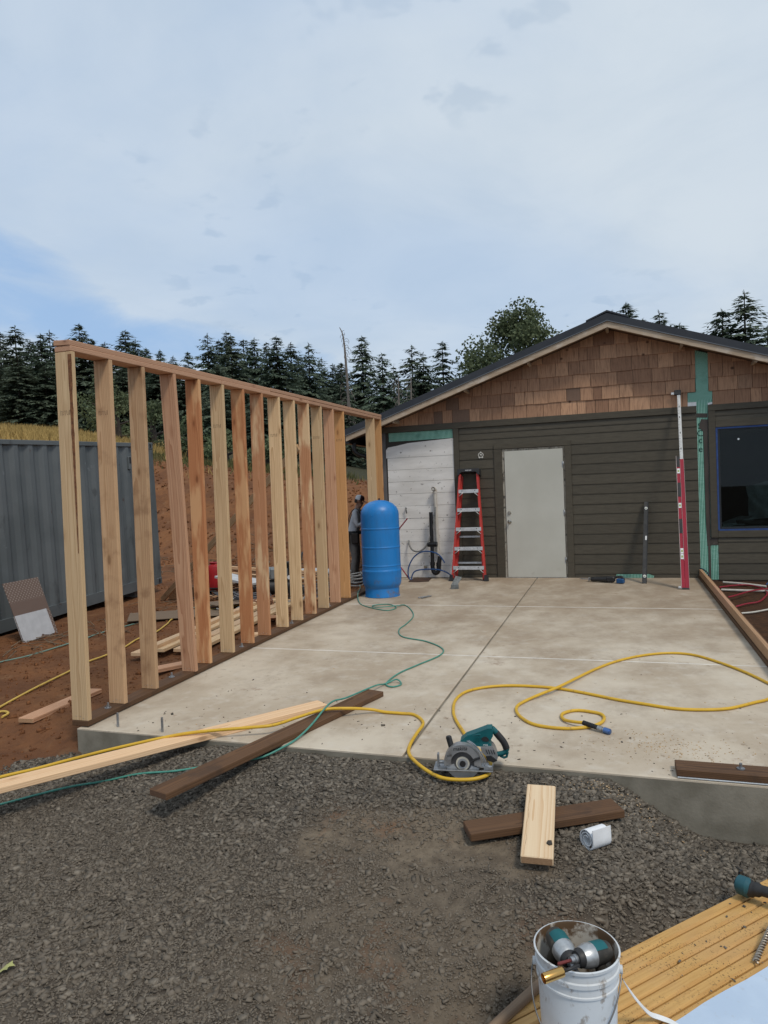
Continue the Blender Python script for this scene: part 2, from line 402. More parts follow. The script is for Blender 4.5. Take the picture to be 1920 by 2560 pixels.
# ---------------------------------------------------------------- loose gravel
k = NT('gravel_stone'); r_ = k.attr('rnd'); p_ = k.pos()
c = k.mix(r_, (.052, .046, .039), (.285, .248, .200))
c = k.mix(k.step(k.noise(p_, 55, 4), .4, .7, 0, .5), c, (.085, .072, .055))
c = k.mix(k.math('MULTIPLY', k.attr('dust'), .7), c, (.170, .137, .102))
M_stone = k.fin(c, .9, 0, .2)
CUBE = np.array([(x, y, z) for x in (-1, 1) for y in (-1, 1) for z in (-1, 1)], float)
CF = np.array([(0, 1, 3, 2), (4, 6, 7, 5), (0, 4, 5, 1), (2, 3, 7, 6), (0, 2, 6, 4), (1, 5, 7, 3)])
CT = np.concatenate([CF[:, [0, 1, 2]], CF[:, [0, 2, 3]]])
def stones(name, x, y, size, zoff, m, flat=(.20, .55), extra=None, zf=None, tilt=.33):
    n = len(x)
    sh = CUBE[None]*(1+RNG.uniform(-.55, .25, (n, 8, 3)))
    d = np.stack([size*RNG.uniform(.9, 1.75, n), size*RNG.uniform(.55, 1.0, n), size*RNG.uniform(*flat, n)], 1)
    sh = sh*d[:, None, :]
    a = RNG.uniform(0, 2*np.pi, n); t1 = RNG.normal(0, tilt, n); t2 = RNG.normal(0, tilt, n)
    ca, sa = np.cos(a), np.sin(a); X_, Y_, Z_ = sh[..., 0], sh[..., 1], sh[..., 2]
    Y2 = Y_*np.cos(t1)[:, None]-Z_*np.sin(t1)[:, None]; Z2 = Y_*np.sin(t1)[:, None]+Z_*np.cos(t1)[:, None]
    X2 = X_*np.cos(t2)[:, None]-Z2*np.sin(t2)[:, None]; Z3 = X_*np.sin(t2)[:, None]+Z2*np.cos(t2)[:, None]
    Xr = X2*ca[:, None]-Y2*sa[:, None]; Yr = X2*sa[:, None]+Y2*ca[:, None]
    z0 = (ground_h(x, y) if zf is None else zf(x, y))+zoff*size
    P = np.stack([Xr+x[:, None], Yr+y[:, None], Z3+z0[:, None]], 2).reshape(-1, 3)
    Fc = (CT[None]+(np.arange(n)*8)[:, None, None]).reshape(-1, 3)
    at = {'rnd': np.repeat(RNG.beta(1.6, 2.6, n), 8)}
    for q, e in (extra or {}).items(): at[q] = np.repeat(e, 8)
    return fast_mesh(name, P, Fc, m, False, at)
N = 270000; core = RNG.random(N) < .88
sx = np.where(core, RNG.uniform(-2.6, 3.0, N), RNG.uniform(-3.6, 3.8, N)); sy = np.where(core, RNG.uniform(-9.85, -7.435, N), RNG.uniform(-10.6, -7.435, N))
keep = RNG.random(N) < gravel_mask(sx, sy)
u_ = (sx-1.658)*PD[1]-(sy+8.479)*PD[0]
keep &= ~((u_ > .02) & (u_ < .75) & (sy < -7.6))
tm = tan_mask(sx, sy)
patch = fbm(sx*1.7, sy*1.7, 3, 51)
keep &= RNG.random(N) > np.clip(tm*.72+ss(.46, .62, patch)*.35*ss(-7.7, -8.2, sy), 0, .93)
sx, sy, tm = sx[keep], sy[keep], tm[keep]; n = len(sx)
coarse = ss(.40, .60, fbm(sx*1.3+4, sy*1.3, 3, 61))*.6+ss(-8.3, -7.6, sy)*.5+ss(1.2, 1.9, sx)*.5
size = np.where(RNG.random(n) < .05+.20*np.clip(coarse, 0, 1), RNG.uniform(.0075, .0150, n), RNG.uniform(.0024, .0062, n))*(1-.25*tm)
gravel = stones('gravel', sx, sy, size, .20, M_stone, extra={'dust': np.clip(.12+tm*.8+.45*ss(-7.7, -8.5, sy)+RNG.uniform(-.15, .3, n), 0, 1)})
tag(gravel, 'loose crushed dark grey rock in front of the slab', 'gravel', kind='stuff')
# red clods and twigs on the side yard
M_clod = mat('dirt_clod', (.20, .085, .036), (.11, .048, .024), 30, rough=.95, spec=.1, world=True)
N = 9000
cx_ = RNG.uniform(-7.2, -2.0, N); cy_ = RNG.uniform(-8.2, 4.5, N); kp = (gravel_mask(cx_, cy_) < .4) & ~((cx_ < -5.9) & (cy_ < -.2))
cx_, cy_ = cx_[kp], cy_[kp]
clods = stones('dirt_clods', cx_, cy_, RNG.uniform(.004, .010, len(cx_))*np.where(RNG.random(len(cx_)) < .1, 2.6, 1), .2, M_clod, flat=(.5, .9), tilt=.8)
tag(clods, 'small clods of red soil scattered over the side yard', 'soil clods', kind='stuff')
bx_ = RNG.uniform(-16, -3.6, 2600); by_ = RNG.uniform(2.5, 10.5, 2600)
tag(stones('bank_clods', bx_, by_, RNG.uniform(.012, .035, 2600), .2, M_clod, flat=(.5, .9), tilt=.8), 'lumps of red soil on the cut bank', 'soil clods', kind='stuff')

# ---------------------------------------------------------------- dry grass on the bank
M_straw = mat('dry_grass', (.46, .32, .12), (.30, .21, .08), .8, rough=.9, spec=.1, world=True)
def blades(name, n, xr, yr, hr, wd, m, clip, label):
    x = RNG.uniform(*xr, n); y = RNG.uniform(*yr, n); kp = clip(x, y); x, y = x[kp], y[kp]; n = len(x)
    z = ground_h(x, y); h = RNG.uniform(*hr, n); a = RNG.uniform(0, 2*np.pi, n); l = RNG.normal(0, .3, (n, 2))*h[:, None]
    P = np.stack([np.stack([x-np.cos(a)*wd, y-np.sin(a)*wd, z-.02], 1), np.stack([x+np.cos(a)*wd, y+np.sin(a)*wd, z-.02], 1), np.stack([x+l[:, 0], y+l[:, 1], z+h], 1)], 1).reshape(-1, 3)
    return tag(fast_mesh(name, P, np.arange(3*n).reshape(-1, 3), m), label, 'grass', kind='stuff')
blades('dry_grass', 42000, (-34, -9), (8.6, 16), (.12, .40), .022, M_straw, lambda x, y: RNG.random(len(x)) < ss(9.0, 10.4, y)*ss(-14.5, -18, x)+.02, 'golden dry grass on top of the bank')
M_weed = mat('weeds', (.055, .075, .028), (.13, .105, .045), 1.5, rough=.9, spec=.1, world=True)
blades('weeds', 4200, (-16, -3.6), (9.2, 12.5), (.08, .30), .03, M_weed, lambda x, y: RNG.random(len(x)) < ss(9.4, 11, y)*ss(-6, -10, x)+.06, 'green weeds along the edge of the red bank')

# ---------------------------------------------------------------- concrete slab
k = NT('concrete'); p_ = k.pos()
st = k.vmath('MULTIPLY', p_, (1, .9, 1))
n1 = k.noise(st, 1.1, 6, .6); n2 = k.noise(p_, 7, 7, .62); n3 = k.noise(p_, 90, 4, .6); n4 = k.noise(k.vmath('MULTIPLY', p_, (1.25, .85, 1)), 2.0, 9, .70)
c = k.mix(k.step(n1, .34, .66), (.565, .490, .385), (.405, .328, .240))
c = k.mix(k.step(n4, .46, .74, 0, .55), c, (.27, .205, .145))
c = k.mix(k.step(n2, .50, .74, 0, .45), c, (.60, .55, .47))
c = k.mix(k.step(k.noise(p_, 2.3, 8, .7), .63, .72, 0, .55), c, (.20, .105, .055))
c = k.mix(k.step(n3, .62, .78, 0, .4), c, (.16, .13, .10))
sp_ = k.n('ShaderNodeSeparateXYZ'); k.l(p_, sp_.inputs[0])
track = k.math('MULTIPLY', k.step(k.math('ADD', sp_.outputs[1], k.math('MULTIPLY', k.math('SUBTRACT', n1, .5), 6.0)), -6.2, -1.8), k.step(n4, .30, .58, .35, 1.0))
c = k.mix(k.math('MULTIPLY', track, .62), c, (.245, .178, .118))
fk = k.math('MULTIPLY', k.step(k.noise(k.vmath('MULTIPLY', p_, (15, 17, 1)), 1.0, 6, .65), .60, .67), k.step(k.noise(p_, 1.7, 4), .42, .62))
c = k.mix(k.math('MULTIPLY', fk, .55), c, (.20, .135, .085))
k.bump(k.math('ADD', n3, n2), .18, .004)
M_conc = k.fin(c, k.step(n1, .3, .7, .62, .85), 0, .35)
k = NT('concrete_side'); p_ = k.pos(); c = k.mix(k.step(k.noise(p_, 5, 6), .35, .65), (.245, .222, .178), (.165, .148, .115)); k.bump(k.noise(p_, 70, 4), .4, .004)
M_concside = k.fin(c, .9, 0, .2)
SX0, SX1, SY0 = -1.91, 2.95, -7.425
sl = B()
sl.add([(SX0, SY0, -.70), (SX1, SY0, -.70), (SX1, -.02, -.70), (SX0, -.02, -.70), (SX0, SY0, SLOPE*SY0-.014), (SX1, SY0, SLOPE*SY0-.014), (SX1, -.02, -.014), (SX0, -.02, -.014)],
       [(0, 1, 5, 4), (1, 2, 6, 5), (2, 3, 7, 6), (3, 0, 4, 7), (4, 5, 6, 7)])
slab = sl.build('concrete_slab', M_concside); tag(slab, 'pale concrete slab with sawn joints', kind='structure')
xj = 0.461; yjs = [SY0, -5.05, -2.55, -.02]
for i, (xa, xb) in enumerate(((SX0, xj-.009), (xj+.009, SX1))):
    for j in range(3):
        ya = yjs[j]+(.0025 if j else 0); yb = yjs[j+1]-(.0025 if j < 2 else 0)
        q = B(); e = .010
        def zz(y, d=0): return SLOPE*y-d
        rim = [(xa, ya), (xb, ya), (xb, yb), (xa, yb)]; inn = [(xa+e, ya+e), (xb-e, ya+e), (xb-e, yb-e), (xa+e, yb-e)]
        v = [(x, y, zz(y, .013)) for x, y in rim]+[(x, y, zz(y, .004)) for x, y in rim]+[(x, y, zz(y)) for x, y in inn]
        q.add(v, [(8, 9, 10, 11)]+[(a, (a+1) % 4, 4+(a+1) % 4, 4+a) for a in range(4)]+[(4+a, 4+(a+1) % 4, 8+(a+1) % 4, 8+a) for a in range(4)])
        q.build('slab_panel', M_conc, slab)
M_joint = mat('joint_dust', (.74, .70, .63), rough=.9)
for yj in (-5.05, -2.55):
    for xa, xb in ((SX0, xj-.01), (xj+.01, SX1)): q = B(); q.box2((xa, yj-.009, SLOPE*yj-.012), (xb, yj+.009, SLOPE*yj+.0009)); q.build('joint_line', M_joint, slab)
M_steel = mat('galvanised_steel', (.42, .43, .44), (.30, .31, .32), 40, rough=.42, metal=.85)
for x, y in ((-1.632, -7.345), (-1.249, -7.373)):
    q = B(); q.cyl((x, y, -.17), (x, y, -.048), .0075, n=10)
    for i in range(10): z = -.062-i*.009; q.cyl((x, y, z), (x, y, z+.004), .0088, n=10)
    q.build('anchor_bolt', M_steel, slab)
# hole by the wall: flat dark polygon laid on the slab in its place
M_hole = mat('hole_dark', (.070, .034, .018), (.035, .018, .011), 9, rough=.8, bump=.6, bscale=30, world=True)
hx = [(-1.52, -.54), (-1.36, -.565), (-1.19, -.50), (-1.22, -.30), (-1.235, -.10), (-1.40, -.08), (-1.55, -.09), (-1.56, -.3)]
hb = B(); hb.add([(x, y, SLOPE*y+.004) for x, y in hx], [tuple(range(8))]); hb.build('hole_patch', M_hole, slab, fix=False)
# ---------------------------------------------------------------- lumber materials
W_yel = wood('fir_yellow', (.70, .505, .295), (.47, .290, .145), 40)
W_tan = wood('fir_tan', (.58, .385, .225), (.39, .220, .110), 40, weather=(.30, .17, .09))
W_pink = wood('fir_pink', (.58, .345, .210), (.38, .180, .095), 34)
W_red = wood('fir_red', (.50, .225, .100), (.33, .120, .045), 40, sap=(.62, .36, .180))
W_ora = wood('fir_orange', (.60, .330, .140), (.39, .180, .065), 44)
W_half = wood('fir_half_sap', (.49, .25, .13), (.33, .14, .06), 40, sap=(.64, .46, .27))
W_plate = wood('fir_plate', (.50, .30, .19), (.36, .185, .11), 30)
W_fresh = wood('fir_fresh_cut', (.74, .52, .32), (.60, .36, .19), 30)
W_treat = wood('treated_lumber', (.135, .070, .034), (.068, .035, .018), 34, knots=False, rough=.75, weather=(.062, .036, .022))
W_endl = mat('end_grain_pale', (.44, .27, .15), (.33, .19, .10), 90, (1, 1, 4), rough=.9)
W_end = mat('end_grain', (.14, .075, .042), (.09, .048, .028), 90, (1, 1, 4), rough=.9)
M_nail = mat('nail_head', (.55, .52, .45), rough=.35, metal=.8)
M_stamp = mat('ink_stamp', (.10, .06, .035), rough=.9)
M_barkw = mat('wane_bark', (.24, .105, .045), (.12, .05, .025), 40, (1, 1, 1), rough=.95, bump=.6, bscale=90)

# ---------------------------------------------------------------- framed stud wall
WX0, WX1 = -1.972, -1.832
wall = thing('stud_wall', 'long framed wall of upright studs standing on the left side of the slab', 'stud wall', (-1.9, -7.41, -.15))
WL = Vector(wall.location)
PT = .038
def sillz(y): return SLOPE*y+.006
def topz(y): return 2.612+.0203*y         # underside of the top plates
sdir = Vector((0, 1, SLOPE)).normalized()
def plate(name, y0, y1, zf, wd, th, m, xc=-1.902, roll=0.0):
    a = Vector((xc, y0, zf(y0)+th/2)); b = Vector((xc, y1, zf(y1)+th/2)); L = (b-a).length
    return board(name, L, wd, th, m, wall, T(*(-WL)) @ frame((a+b)/2, b-a, (0, 0, 1)) @ RX(roll), .004)
plate('sill_plate', -7.405, -4.35, sillz, .14, PT, W_treat); plate('sill_plate', -4.346, -.06, sillz, .14, PT, W_treat)
plate('top_plate', -7.405, -6.25, topz, .14, PT, W_plate); plate('top_plate', -6.246, -5.45, topz, .139, PT, W_plate)
plate('top_plate', -5.446, -3.42, topz, .14, PT, W_plate); plate('top_plate', -3.416, -.66, topz, .139, PT, W_plate)
t2 = lambda y: topz(y)+PT+.003
plate('cap_plate', -7.41, -4.45, t2, .14, PT, W_plate, -1.905, .05); plate('cap_plate', -4.446, -.655, t2, .14, PT, W_plate)
studs = [(-7.403, W_yel, .0, 0), (-7.022, W_tan, .0, .004), (-6.64, W_tan, .0, .0), (-6.225, W_pink, .125, .05), (-5.85, W_red, .0, .0), (-5.447, W_yel, 0, 0), (-5.06, W_red, 0, 0),
         (-4.668, W_half, -.02, 0), (-4.272, W_yel, 0, 0), (-3.888, W_yel, 0, 0), (-3.493, W_half, 0, 0), (-3.098, W_yel, 0, 0), (-2.702, W_pink, 0, 0), (-2.325, W_ora, .0, 0), (-1.045, W_yel, .0, 0), (-.710, W_ora, 0, 0)]
for i, (y, m, dyb, dx) in enumerate(studs):
    zb = sillz(y)+PT; zt = topz(y)
    a = Vector((-1.902+dx*.4, y+.019+dyb-.012 if dyb else y+.019, zb+.001)); b = Vector((-1.902, y+.019, zt-.001)); L = (b-a).length
    o = board('stud', L, .14, PT, m, wall, T(*(-WL)) @ frame((a+b)/2, b-a, (0, -1, 0)), .0035)
    if i < 14:
        n = B()
        for kx in (-.030, -.004+.008*(i % 3), .032): n.cyl((-L/2+.018+.006*((i*7+int(kx*1000)) % 3), kx, .0185), (-L/2+.018+.006*((i*7+int(kx*1000)) % 3), kx, .0198), .0042, n=8)
        n.build('nail', M_nail, o)
    if i in (0, 1, 5, 8, 11, 13):            # grade stamp printed across the face
        n = B(); x0 = L/2-.42+.03*(i % 2)
        for j, kx in enumerate((-.034, .040)): n.box((x0, kx, .0194), (.034, .0035, .0004))
        for j in range(5):
            kx = -.022+j*.012
            n.box((x0+.009*(j % 2-.5), kx, .0194), (.022 if j % 2 else .028, .002, .0004)); n.box((x0+(.012 if j % 3 else -.012), kx+.004, .0194), (.0025, .009, .0004))
        n.build('grade_stamp', M_stamp, o)
    if i == 0:                               # wane: a strip of bark down one arris
        n = B(); r_ = random.Random(3); pr = []
        for j in range(26):
            x = L/2-.02-j*.055; wd_ = .036*(1-j/30)*r_.uniform(.7, 1.15); pr.append((x, -.050-wd_/2, -.050+wd_/2-.004))
        v = []; f = []
        for j, (x, a_, b_) in enumerate(pr): v += [(x, a_-.006, .0197), (x, b_, .0197)]
        for j in range(len(pr)-1): f.append((2*j, 2*j+1, 2*j+3, 2*j+2))
        n.add(v, f); n.build('bark_edge', M_barkw, o, fix=False)
for y, x in ((-7.12, -1.90), (-6.30, -1.925), (-5.20, -1.88), (-4.05, -1.885), (-2.95, -1.88)):
    z = sillz(y)+PT; n = B(); n.cyl((x, y, z), (x, y, z+.004), .024, n=16); n.cyl((x, y, z+.004), (x, y, z+.015), .013, n=6); n.cyl((x, y, z+.015), (x, y, z+.038), .0075, n=8)
    n.build('anchor_bolt', M_steel, wall, T(*(-WL)))
a = Vector((-2.02, -3.46, 1.99)); b = Vector((-5.60, -1.30, -.20)); d = (a-b).normalized()
W_brace = wood('brace_lumber', (.46, .31, .17), (.32, .19, .10), 40)
board('brace', (a-b).length+.12, .089, .038, W_brace, wall, T(*(-WL)) @ frame((a+b)/2, d, (1, -.2, .6)))

# ---------------------------------------------------------------- low plates at the right and front edge of the slab
lw = thing('slab_edge_plate', 'light 2x4 set on edge over a brown sill along the right slab edge', 'lumber', (2.85, -6, -.12))
LL = Vector(lw.location)
def rplate(name, y0, y1, x, z, wd, th, m):
    a = Vector((x, y0, SLOPE*y0+z)); b = Vector((x, y1, SLOPE*y1+z))
    return board(name, (b-a).length, wd, th, m, lw, T(*(-LL)) @ frame((a+b)/2, b-a, (0, 0, 1)), .003)
W_edge = wood('fir_edge', (.47, .29, .165), (.34, .19, .10), 34)
rplate('sill', -6.4, -.05, 2.872, .022, .14, .036, W_treat)
rplate('upright_board', -6.4, -3.05, 2.838, .087, .040, .092, W_edge); rplate('upright_board', -3.045, -1.62, 2.838, .087, .040, .092, W_plate); rplate('upright_board', -1.615, -.06, 2.838, .087, .040, .092, W_edge)
fp = thing('front_sill', 'short dark treated sill board with a bolt at the front right slab corner', 'lumber', (2.4, -7.35, -.145))
board('sill_board', .95, .14, .038, W_treat, fp, frame((.03, -.002, .025), (1, 0, 0), (0, 0, 1)))
q = B(); q.box((.03, -.068, .0025), (.94, .012, .004)); q.build('foam_strip', mat('sill_foam', (.70, .74, .78), rough=.8), fp)
q = B(); q.cyl((-.13, .0, .044), (-.13, .0, .050), .02, n=14); q.cyl((-.13, 0, .05), (-.13, 0, .075), .0075, n=8); q.build('bolt', M_steel, fp)

# ---------------------------------------------------------------- loose lumber in front
def plank(name, label, pa, pb, wd, th, m, up=(0, 0, 1), c=.004):
    pa = Vector(pa); pb = Vector(pb); M = frame((pa+pb)/2, pb-pa, up)
    v, f = cbox_data((pb-pa).length, wd, th, c); me = bpy.data.meshes.new(name); me.from_pydata(v, [], f); fixn(me)
    me.materials.append(m); me.materials.append(W_end if m is W_treat else W_endl)
    for p in me.polygons:
        if abs(p.normal.x) > .9 and m.name != 'fir_fresh_cut': p.material_index = 1
    o = bpy.data.objects.new(name, me); COL.objects.link(o); o.matrix_world = M
    return tag(o, label, 'lumber')
plank('plank', 'long fresh pale plank reaching from the slab out of the left frame edge', (-2.02, -8.88, -.172), (-.374, -6.684, -.114), .14, .038, W_fresh)
plank('plank', 'long dark brown treated plank lying over the slab edge', (-.645, -8.254, -.146), (-.081, -6.336, -.108), .14, .038, W_treat)
sd_ = plank('plank', 'short dark treated offcut lying on the gravel', (.967, -8.062, -.245), (1.662, -7.715, -.209), .14, .040, W_treat)
W_scrap = wood('fir_cathedral', (.80, .62, .41), (.66, .43, .24), 26, knots=False)
sc_ = plank('plank', 'short pale offcut resting across the dark offcut', (1.317, -8.235, -.257), (1.287, -7.700, -.152), .143, .040, W_scrap)
q = B(); r_ = random.Random(4); prev = []
for j in range(15):
    x = -.30+.60*j/14; prev.append((x*.88, .0724, .010-.02*r_.random())); prev.append((x*.88, .066-.014*r_.uniform(.6, 1.3), .0208))
q.add(prev, [(2*j, 2*j+1, 2*j+3, 2*j+2) for j in range(14)]); bk = q.build('bark_edge', M_barkw, sc_, fix=False)
q = B(); q.add([(-.19, -.052, .0207), (-.178, -.04, .0207), (-.162, -.046, .0207), (-.160, -.062, .0207), (-.183, -.066, .0207)], [(0, 1, 2, 3, 4)]); 
q.v = q.v+[(x, y, .027) for x, y, z in q.v]; q.f = [(5, 6, 7, 8, 9)]+[(i, (i+1) % 5, 5+(i+1) % 5, 5+i) for i in range(5)]; q.mi = [0]*6; q.sm = [False]*6
q.build('stone_chip', M_stone, sc_)
plank('plank', 'short pink plank lying on the red dirt behind the nearest stud', (-2.70, -7.10, gh(-2.7, -7.1)+.03), (-2.79, -6.225, gh(-2.79, -6.2)+.03), .135, .038, W_pink)
# ---------------------------------------------------------------- house
house = thing('house', 'olive brown workshop with cedar shingled gable and dark metal roof', 'house', (0, 0, 0))
k = NT('olive_paint'); p_ = k.pos(); r_ = k.rnd()
c = k.mix(k.step(k.noise(k.vmath('MULTIPLY', p_, (2, 1, 12)), 3, 6), .35, .7), (.076, .065, .046), (.060, .051, .036))
c = k.mix(k.step(k.noise(p_, 5, 8, .7), .60, .74, 0, .35), c, (.10, .08, .06))
c = k.mix(k.step(k.noise(p_, 38, 3, .5), .72, .78, 0, .5), c, (.17, .15, .12))
h = k.n('ShaderNodeHueSaturation'); k.l(c, h.inputs['Color']); k.l(k.step(r_, 0, 1, .93, 1.08), h.inputs['Value'])
k.bump(k.noise(k.vmath('MULTIPLY', p_, (3, 1, 60)), 3, 4), .2, .003)
M_olive = k.fin(h.outputs[0], .62, 0, .35)
M_core = mat('wall_core', (.05, .045, .038), rough=.9)
M_roof = mat('dark_metal_roof', (.030, .033, .040), (.040, .043, .050), 3, rough=.5, metal=.2)
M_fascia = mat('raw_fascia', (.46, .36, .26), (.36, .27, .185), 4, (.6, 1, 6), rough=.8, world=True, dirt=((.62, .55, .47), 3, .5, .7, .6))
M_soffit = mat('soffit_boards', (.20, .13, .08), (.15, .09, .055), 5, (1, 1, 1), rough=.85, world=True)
def hp(name, q, m, parent=house, fix=True): return q.build(name, m, parent, None, fix)
RIDX, RIDZ, RS = 1.63, 3.845, .3425          # top of the fascia at the ridge and roof slope
OV = -.36                                   # front of the overhang
WB, WE = -2.30, 5.56                         # wall ends
def rz(x): return RIDZ-RS*abs(x-RIDX)
q = B(); zt = lambda x: rz(x)-.02
q.box2((WB, .005, -.5), (-.02, .16, 2.45)); q.box2((.934, .005, -.5), (3.10, .16, 2.45)); q.box2((-.02, .005, 2.05), (.934, .16, 2.45)); q.box2((-.02, .005, -.5), (.934, .16, -.005))
q.box2((3.10, .005, -.5), (WE, .16, .70)); q.box2((3.10, .005, 2.205), (WE, .16, 2.45)); q.box2((4.75, .005, .70), (WE, .16, 2.205))
q.prism([(WB, 2.45), (WE, 2.45), (WE, zt(WE)), (RIDX, zt(RIDX)), (WB, zt(WB))], .005, .16)
q.box2((WB, .16, -.5), (WB+.15, 8, 2.45)); q.box2((WE-.15, .16, -.5), (WE, 8, 2.45)); q.box2((WB, 7.9, -.5), (WE, 8.0, 3.6))
wallc = hp('wall', q, M_core)
M_found = mat('muddy_foundation', (.075, .045, .030), (.045, .028, .02), 5, (1, 1, 3), rough=.9, bump=.4, world=True)
q = B(); q.box2((2.97, -.006, -.6), (WE, .004, -.035)); hp('foundation', q, M_found)
# clapboards
ZL = [-.03, .071, .224, .380, .537, .691, .844, 1.003, 1.152, 1.309, 1.461, 1.621, 1.778, 1.933, 2.089, 2.249, 2.352, 2.438]
def clap(x0, x1, z0, z1, part=wallc):
    if x1-x0 < .02: return
    j = random.uniform(-.0015, .0015)
    yb, yt = -.0145+j*.6, -.005
    v = [(x, y, z) for x in (x0, x1) for y, z in ((.004, z0-.012), (yb, z0-.012), (yb, z0-.004+.006), (yt, z1), (.004, z1))]
    q = B(); q.add(v, [(0, 1, 2, 3, 4), (9, 8, 7, 6, 5)]+[(i, 5+i, 5+(i+1) % 5, (i+1) % 5) for i in range(5)]); q.build('clapboard', M_olive, part)
for z0, z1 in zip(ZL[:-1], ZL[1:]):
    z0c = max(z0, -.02)
    if z0 > 2.05: clap(-.728, 2.842, z0, z1)
    elif z1 > 2.146 - .06: clap(-.728, -.165, z0, z1); clap(1.040, 2.842, z0, z1)
    else:
        clap(-.728, -.165, z0c, z1)
        if z0 < 1.0 and random.random() < .0: clap(1.04, 1.9, z0c, z1); clap(1.903, 2.842, z0c, z1)
        else: clap(1.040, 2.842, z0c, z1)
for z0, z1 in zip(ZL[:-1], ZL[1:]):
    if z1 < .56: clap(3.09, WE-.1, max(z0, -.02), z1)
clap(3.09, WE-.1, .537, .592)
clap(3.087, WE-.1, 2.318, 2.385); clap(3.087, WE-.1, 2.385, 2.452)
def trim(name, x0, x1, z0, z1, yf=-.030, m=M_olive, parent=wallc, yb=.004):
    q = B(); q.box2((x0, yf, z0), (x1, yb, z1), .002); return q.build(name, m, parent)
trim('frieze_board', WB+.1, 2.842, 2.440, 2.538, -.033); trim('frieze_board', 2.996, WE, 2.454, 2.540, -.033)
trim('corner_board', -.819, -.730, -.02, 2.438, -.032)
# old white boards on the exposed part
M_white = mat('old_white_boards', (.76, .735, .70), (.63, .605, .57), 2.2, (.7, 1, 3), rough=.75, world=True, dirt=((.12, .10, .085), 15, .61, .68, .75), bump=.25, bscale=30)
zs = [.0, .199, .402, .599, .800, .990, 1.200, 1.405, 1.608, 1.810, 2.013]
for a, b in zip(zs[:-1], zs[1:]):
    x0 = -1.985 + .02*(a > 1.0)
    if a == .800: trim('old_board', x0, -1.265, a+.003, b-.001, -.012-.003*random.random(), M_white); trim('old_board', -1.262, -.823, a+.003, b-.001, -.015, M_white)
    else: trim('old_board', x0, -.823, a+.0025, b-.001, -.012-.004*random.random(), M_white)
q = B(); q.prism([(-1.985, 2.016), (-.823, 2.016), (-.823, 2.288), (-1.40, 2.262), (-1.60, 2.25), (-1.80, 2.215), (-1.95, 2.195), (-1.985, 2.15)], -.014, .004); q.build('old_board', M_white, wallc)
M_gray = mat('weathered_gray', (.13, .125, .125), (.10, .095, .095), 5, rough=.9, world=True)
trim('gray_panel', WB, -1.99, -.3, 2.44, -.009, M_gray)
# green house wrap
k = NT('green_house_wrap'); p_ = k.pos(); sp = k.n('ShaderNodeSeparateXYZ'); k.l(p_, sp.inputs[0])
st = k.math('FRACT', k.math('MULTIPLY', k.math('ADD', sp.outputs[0], k.math('MULTIPLY', k.step(sp.outputs[2], 2.6, 3.3), k.math('MULTIPLY', sp.outputs[2], .28))), 48.0))
c = k.mix(k.math('GREATER_THAN', st, .60), (.055, .235, .160), (.36, .58, .49))
c = k.mix(k.step(k.noise(p_, 6, 6), .5, .75, 0, .5), c, (.05, .16, .115))
k.bump(k.noise(k.vmath('MULTIPLY', p_, (2, 1, 5)), 6, 4), .6, .01)
M_wrap = k.fin(c, .55, 0, .4)
M_flash = mat('flashing_tape', (.045, .036, .030), (.07, .055, .045), 9, (1, 1, .3), rough=.6, world=True, dirt=((.14, .12, .10), 22, .62, .72, .6))
M_pure = mat('white_film', (.78, .79, .79), rough=.6)
def sheet(name, poly, y, m): q = B(); q.prism(poly, y, y+.0035); return q.build(name, m, wallc)
wrap = sheet('house_wrap', [(2.844, -.03), (2.996, -.03), (2.996, 2.56), (3.058, 2.58), (3.062, 2.745), (3.012, 2.75), (3.012, 3.212), (3.085, 3.213), (3.085, 3.27), (2.80, 3.37), (2.795, 3.212), (2.842, 3.21), (2.842, 2.74), (2.730, 2.74), (2.726, 2.60), (2.844, 2.60)], -.0045, M_wrap)
sheet('house_wrap', [(2.998, -.028), (3.088, -.026), (3.092, .482), (2.998, .482)], -.006, M_wrap)
sheet('house_wrap', [(-1.93, 2.291), (-1.5, 2.29), (-.83, 2.294), (-.835, 2.436), (-1.93, 2.436)], -.004, M_wrap)
sheet('house_wrap', [(1.62, -.028), (2.16, -.04), (2.20, .03), (2.12, .058), (1.66, .055)], -.036, M_wrap)
sheet('flashing', [(2.945, .47), (2.992, .47), (2.994, 2.33), (2.90, 2.34), (2.87, 2.22), (2.925, 2.16), (2.93, .8)], -.0095, M_flash)
sheet('flashing', [(2.846, 2.37), (2.99, 2.36), (2.99, 2.42), (2.846, 2.43)], -.0095, M_flash)
sheet('flashing', [(2.952, -.02), (2.984, -.02), (2.984, .468), (2.952, .468)], -.0095, M_flash)
sheet('flashing', [(2.99, .484), (3.082, .484), (3.084, .585), (2.985, .585)], -.012, M_flash)
sheet('white_film', [(2.726, 2.541), (2.842, 2.541), (2.842, 2.598), (2.726, 2.598)], -.008, M_pure); sheet('white_film', [(2.998, 2.543), (3.058, 2.55), (3.060, 2.582), (2.998, 2.57)], -.009, M_pure)
M_ink = mat('dark_green_ink', (.012, .06, .045), rough=.6)
for ch, z in (('e', 1.90), ('c', 2.03), ('C', 2.13), ('S', 2.235)):
    text_mesh('lettering', ch, .13, M_ink, wrap, T(2.886, -.006, z) @ RX(R(90)))
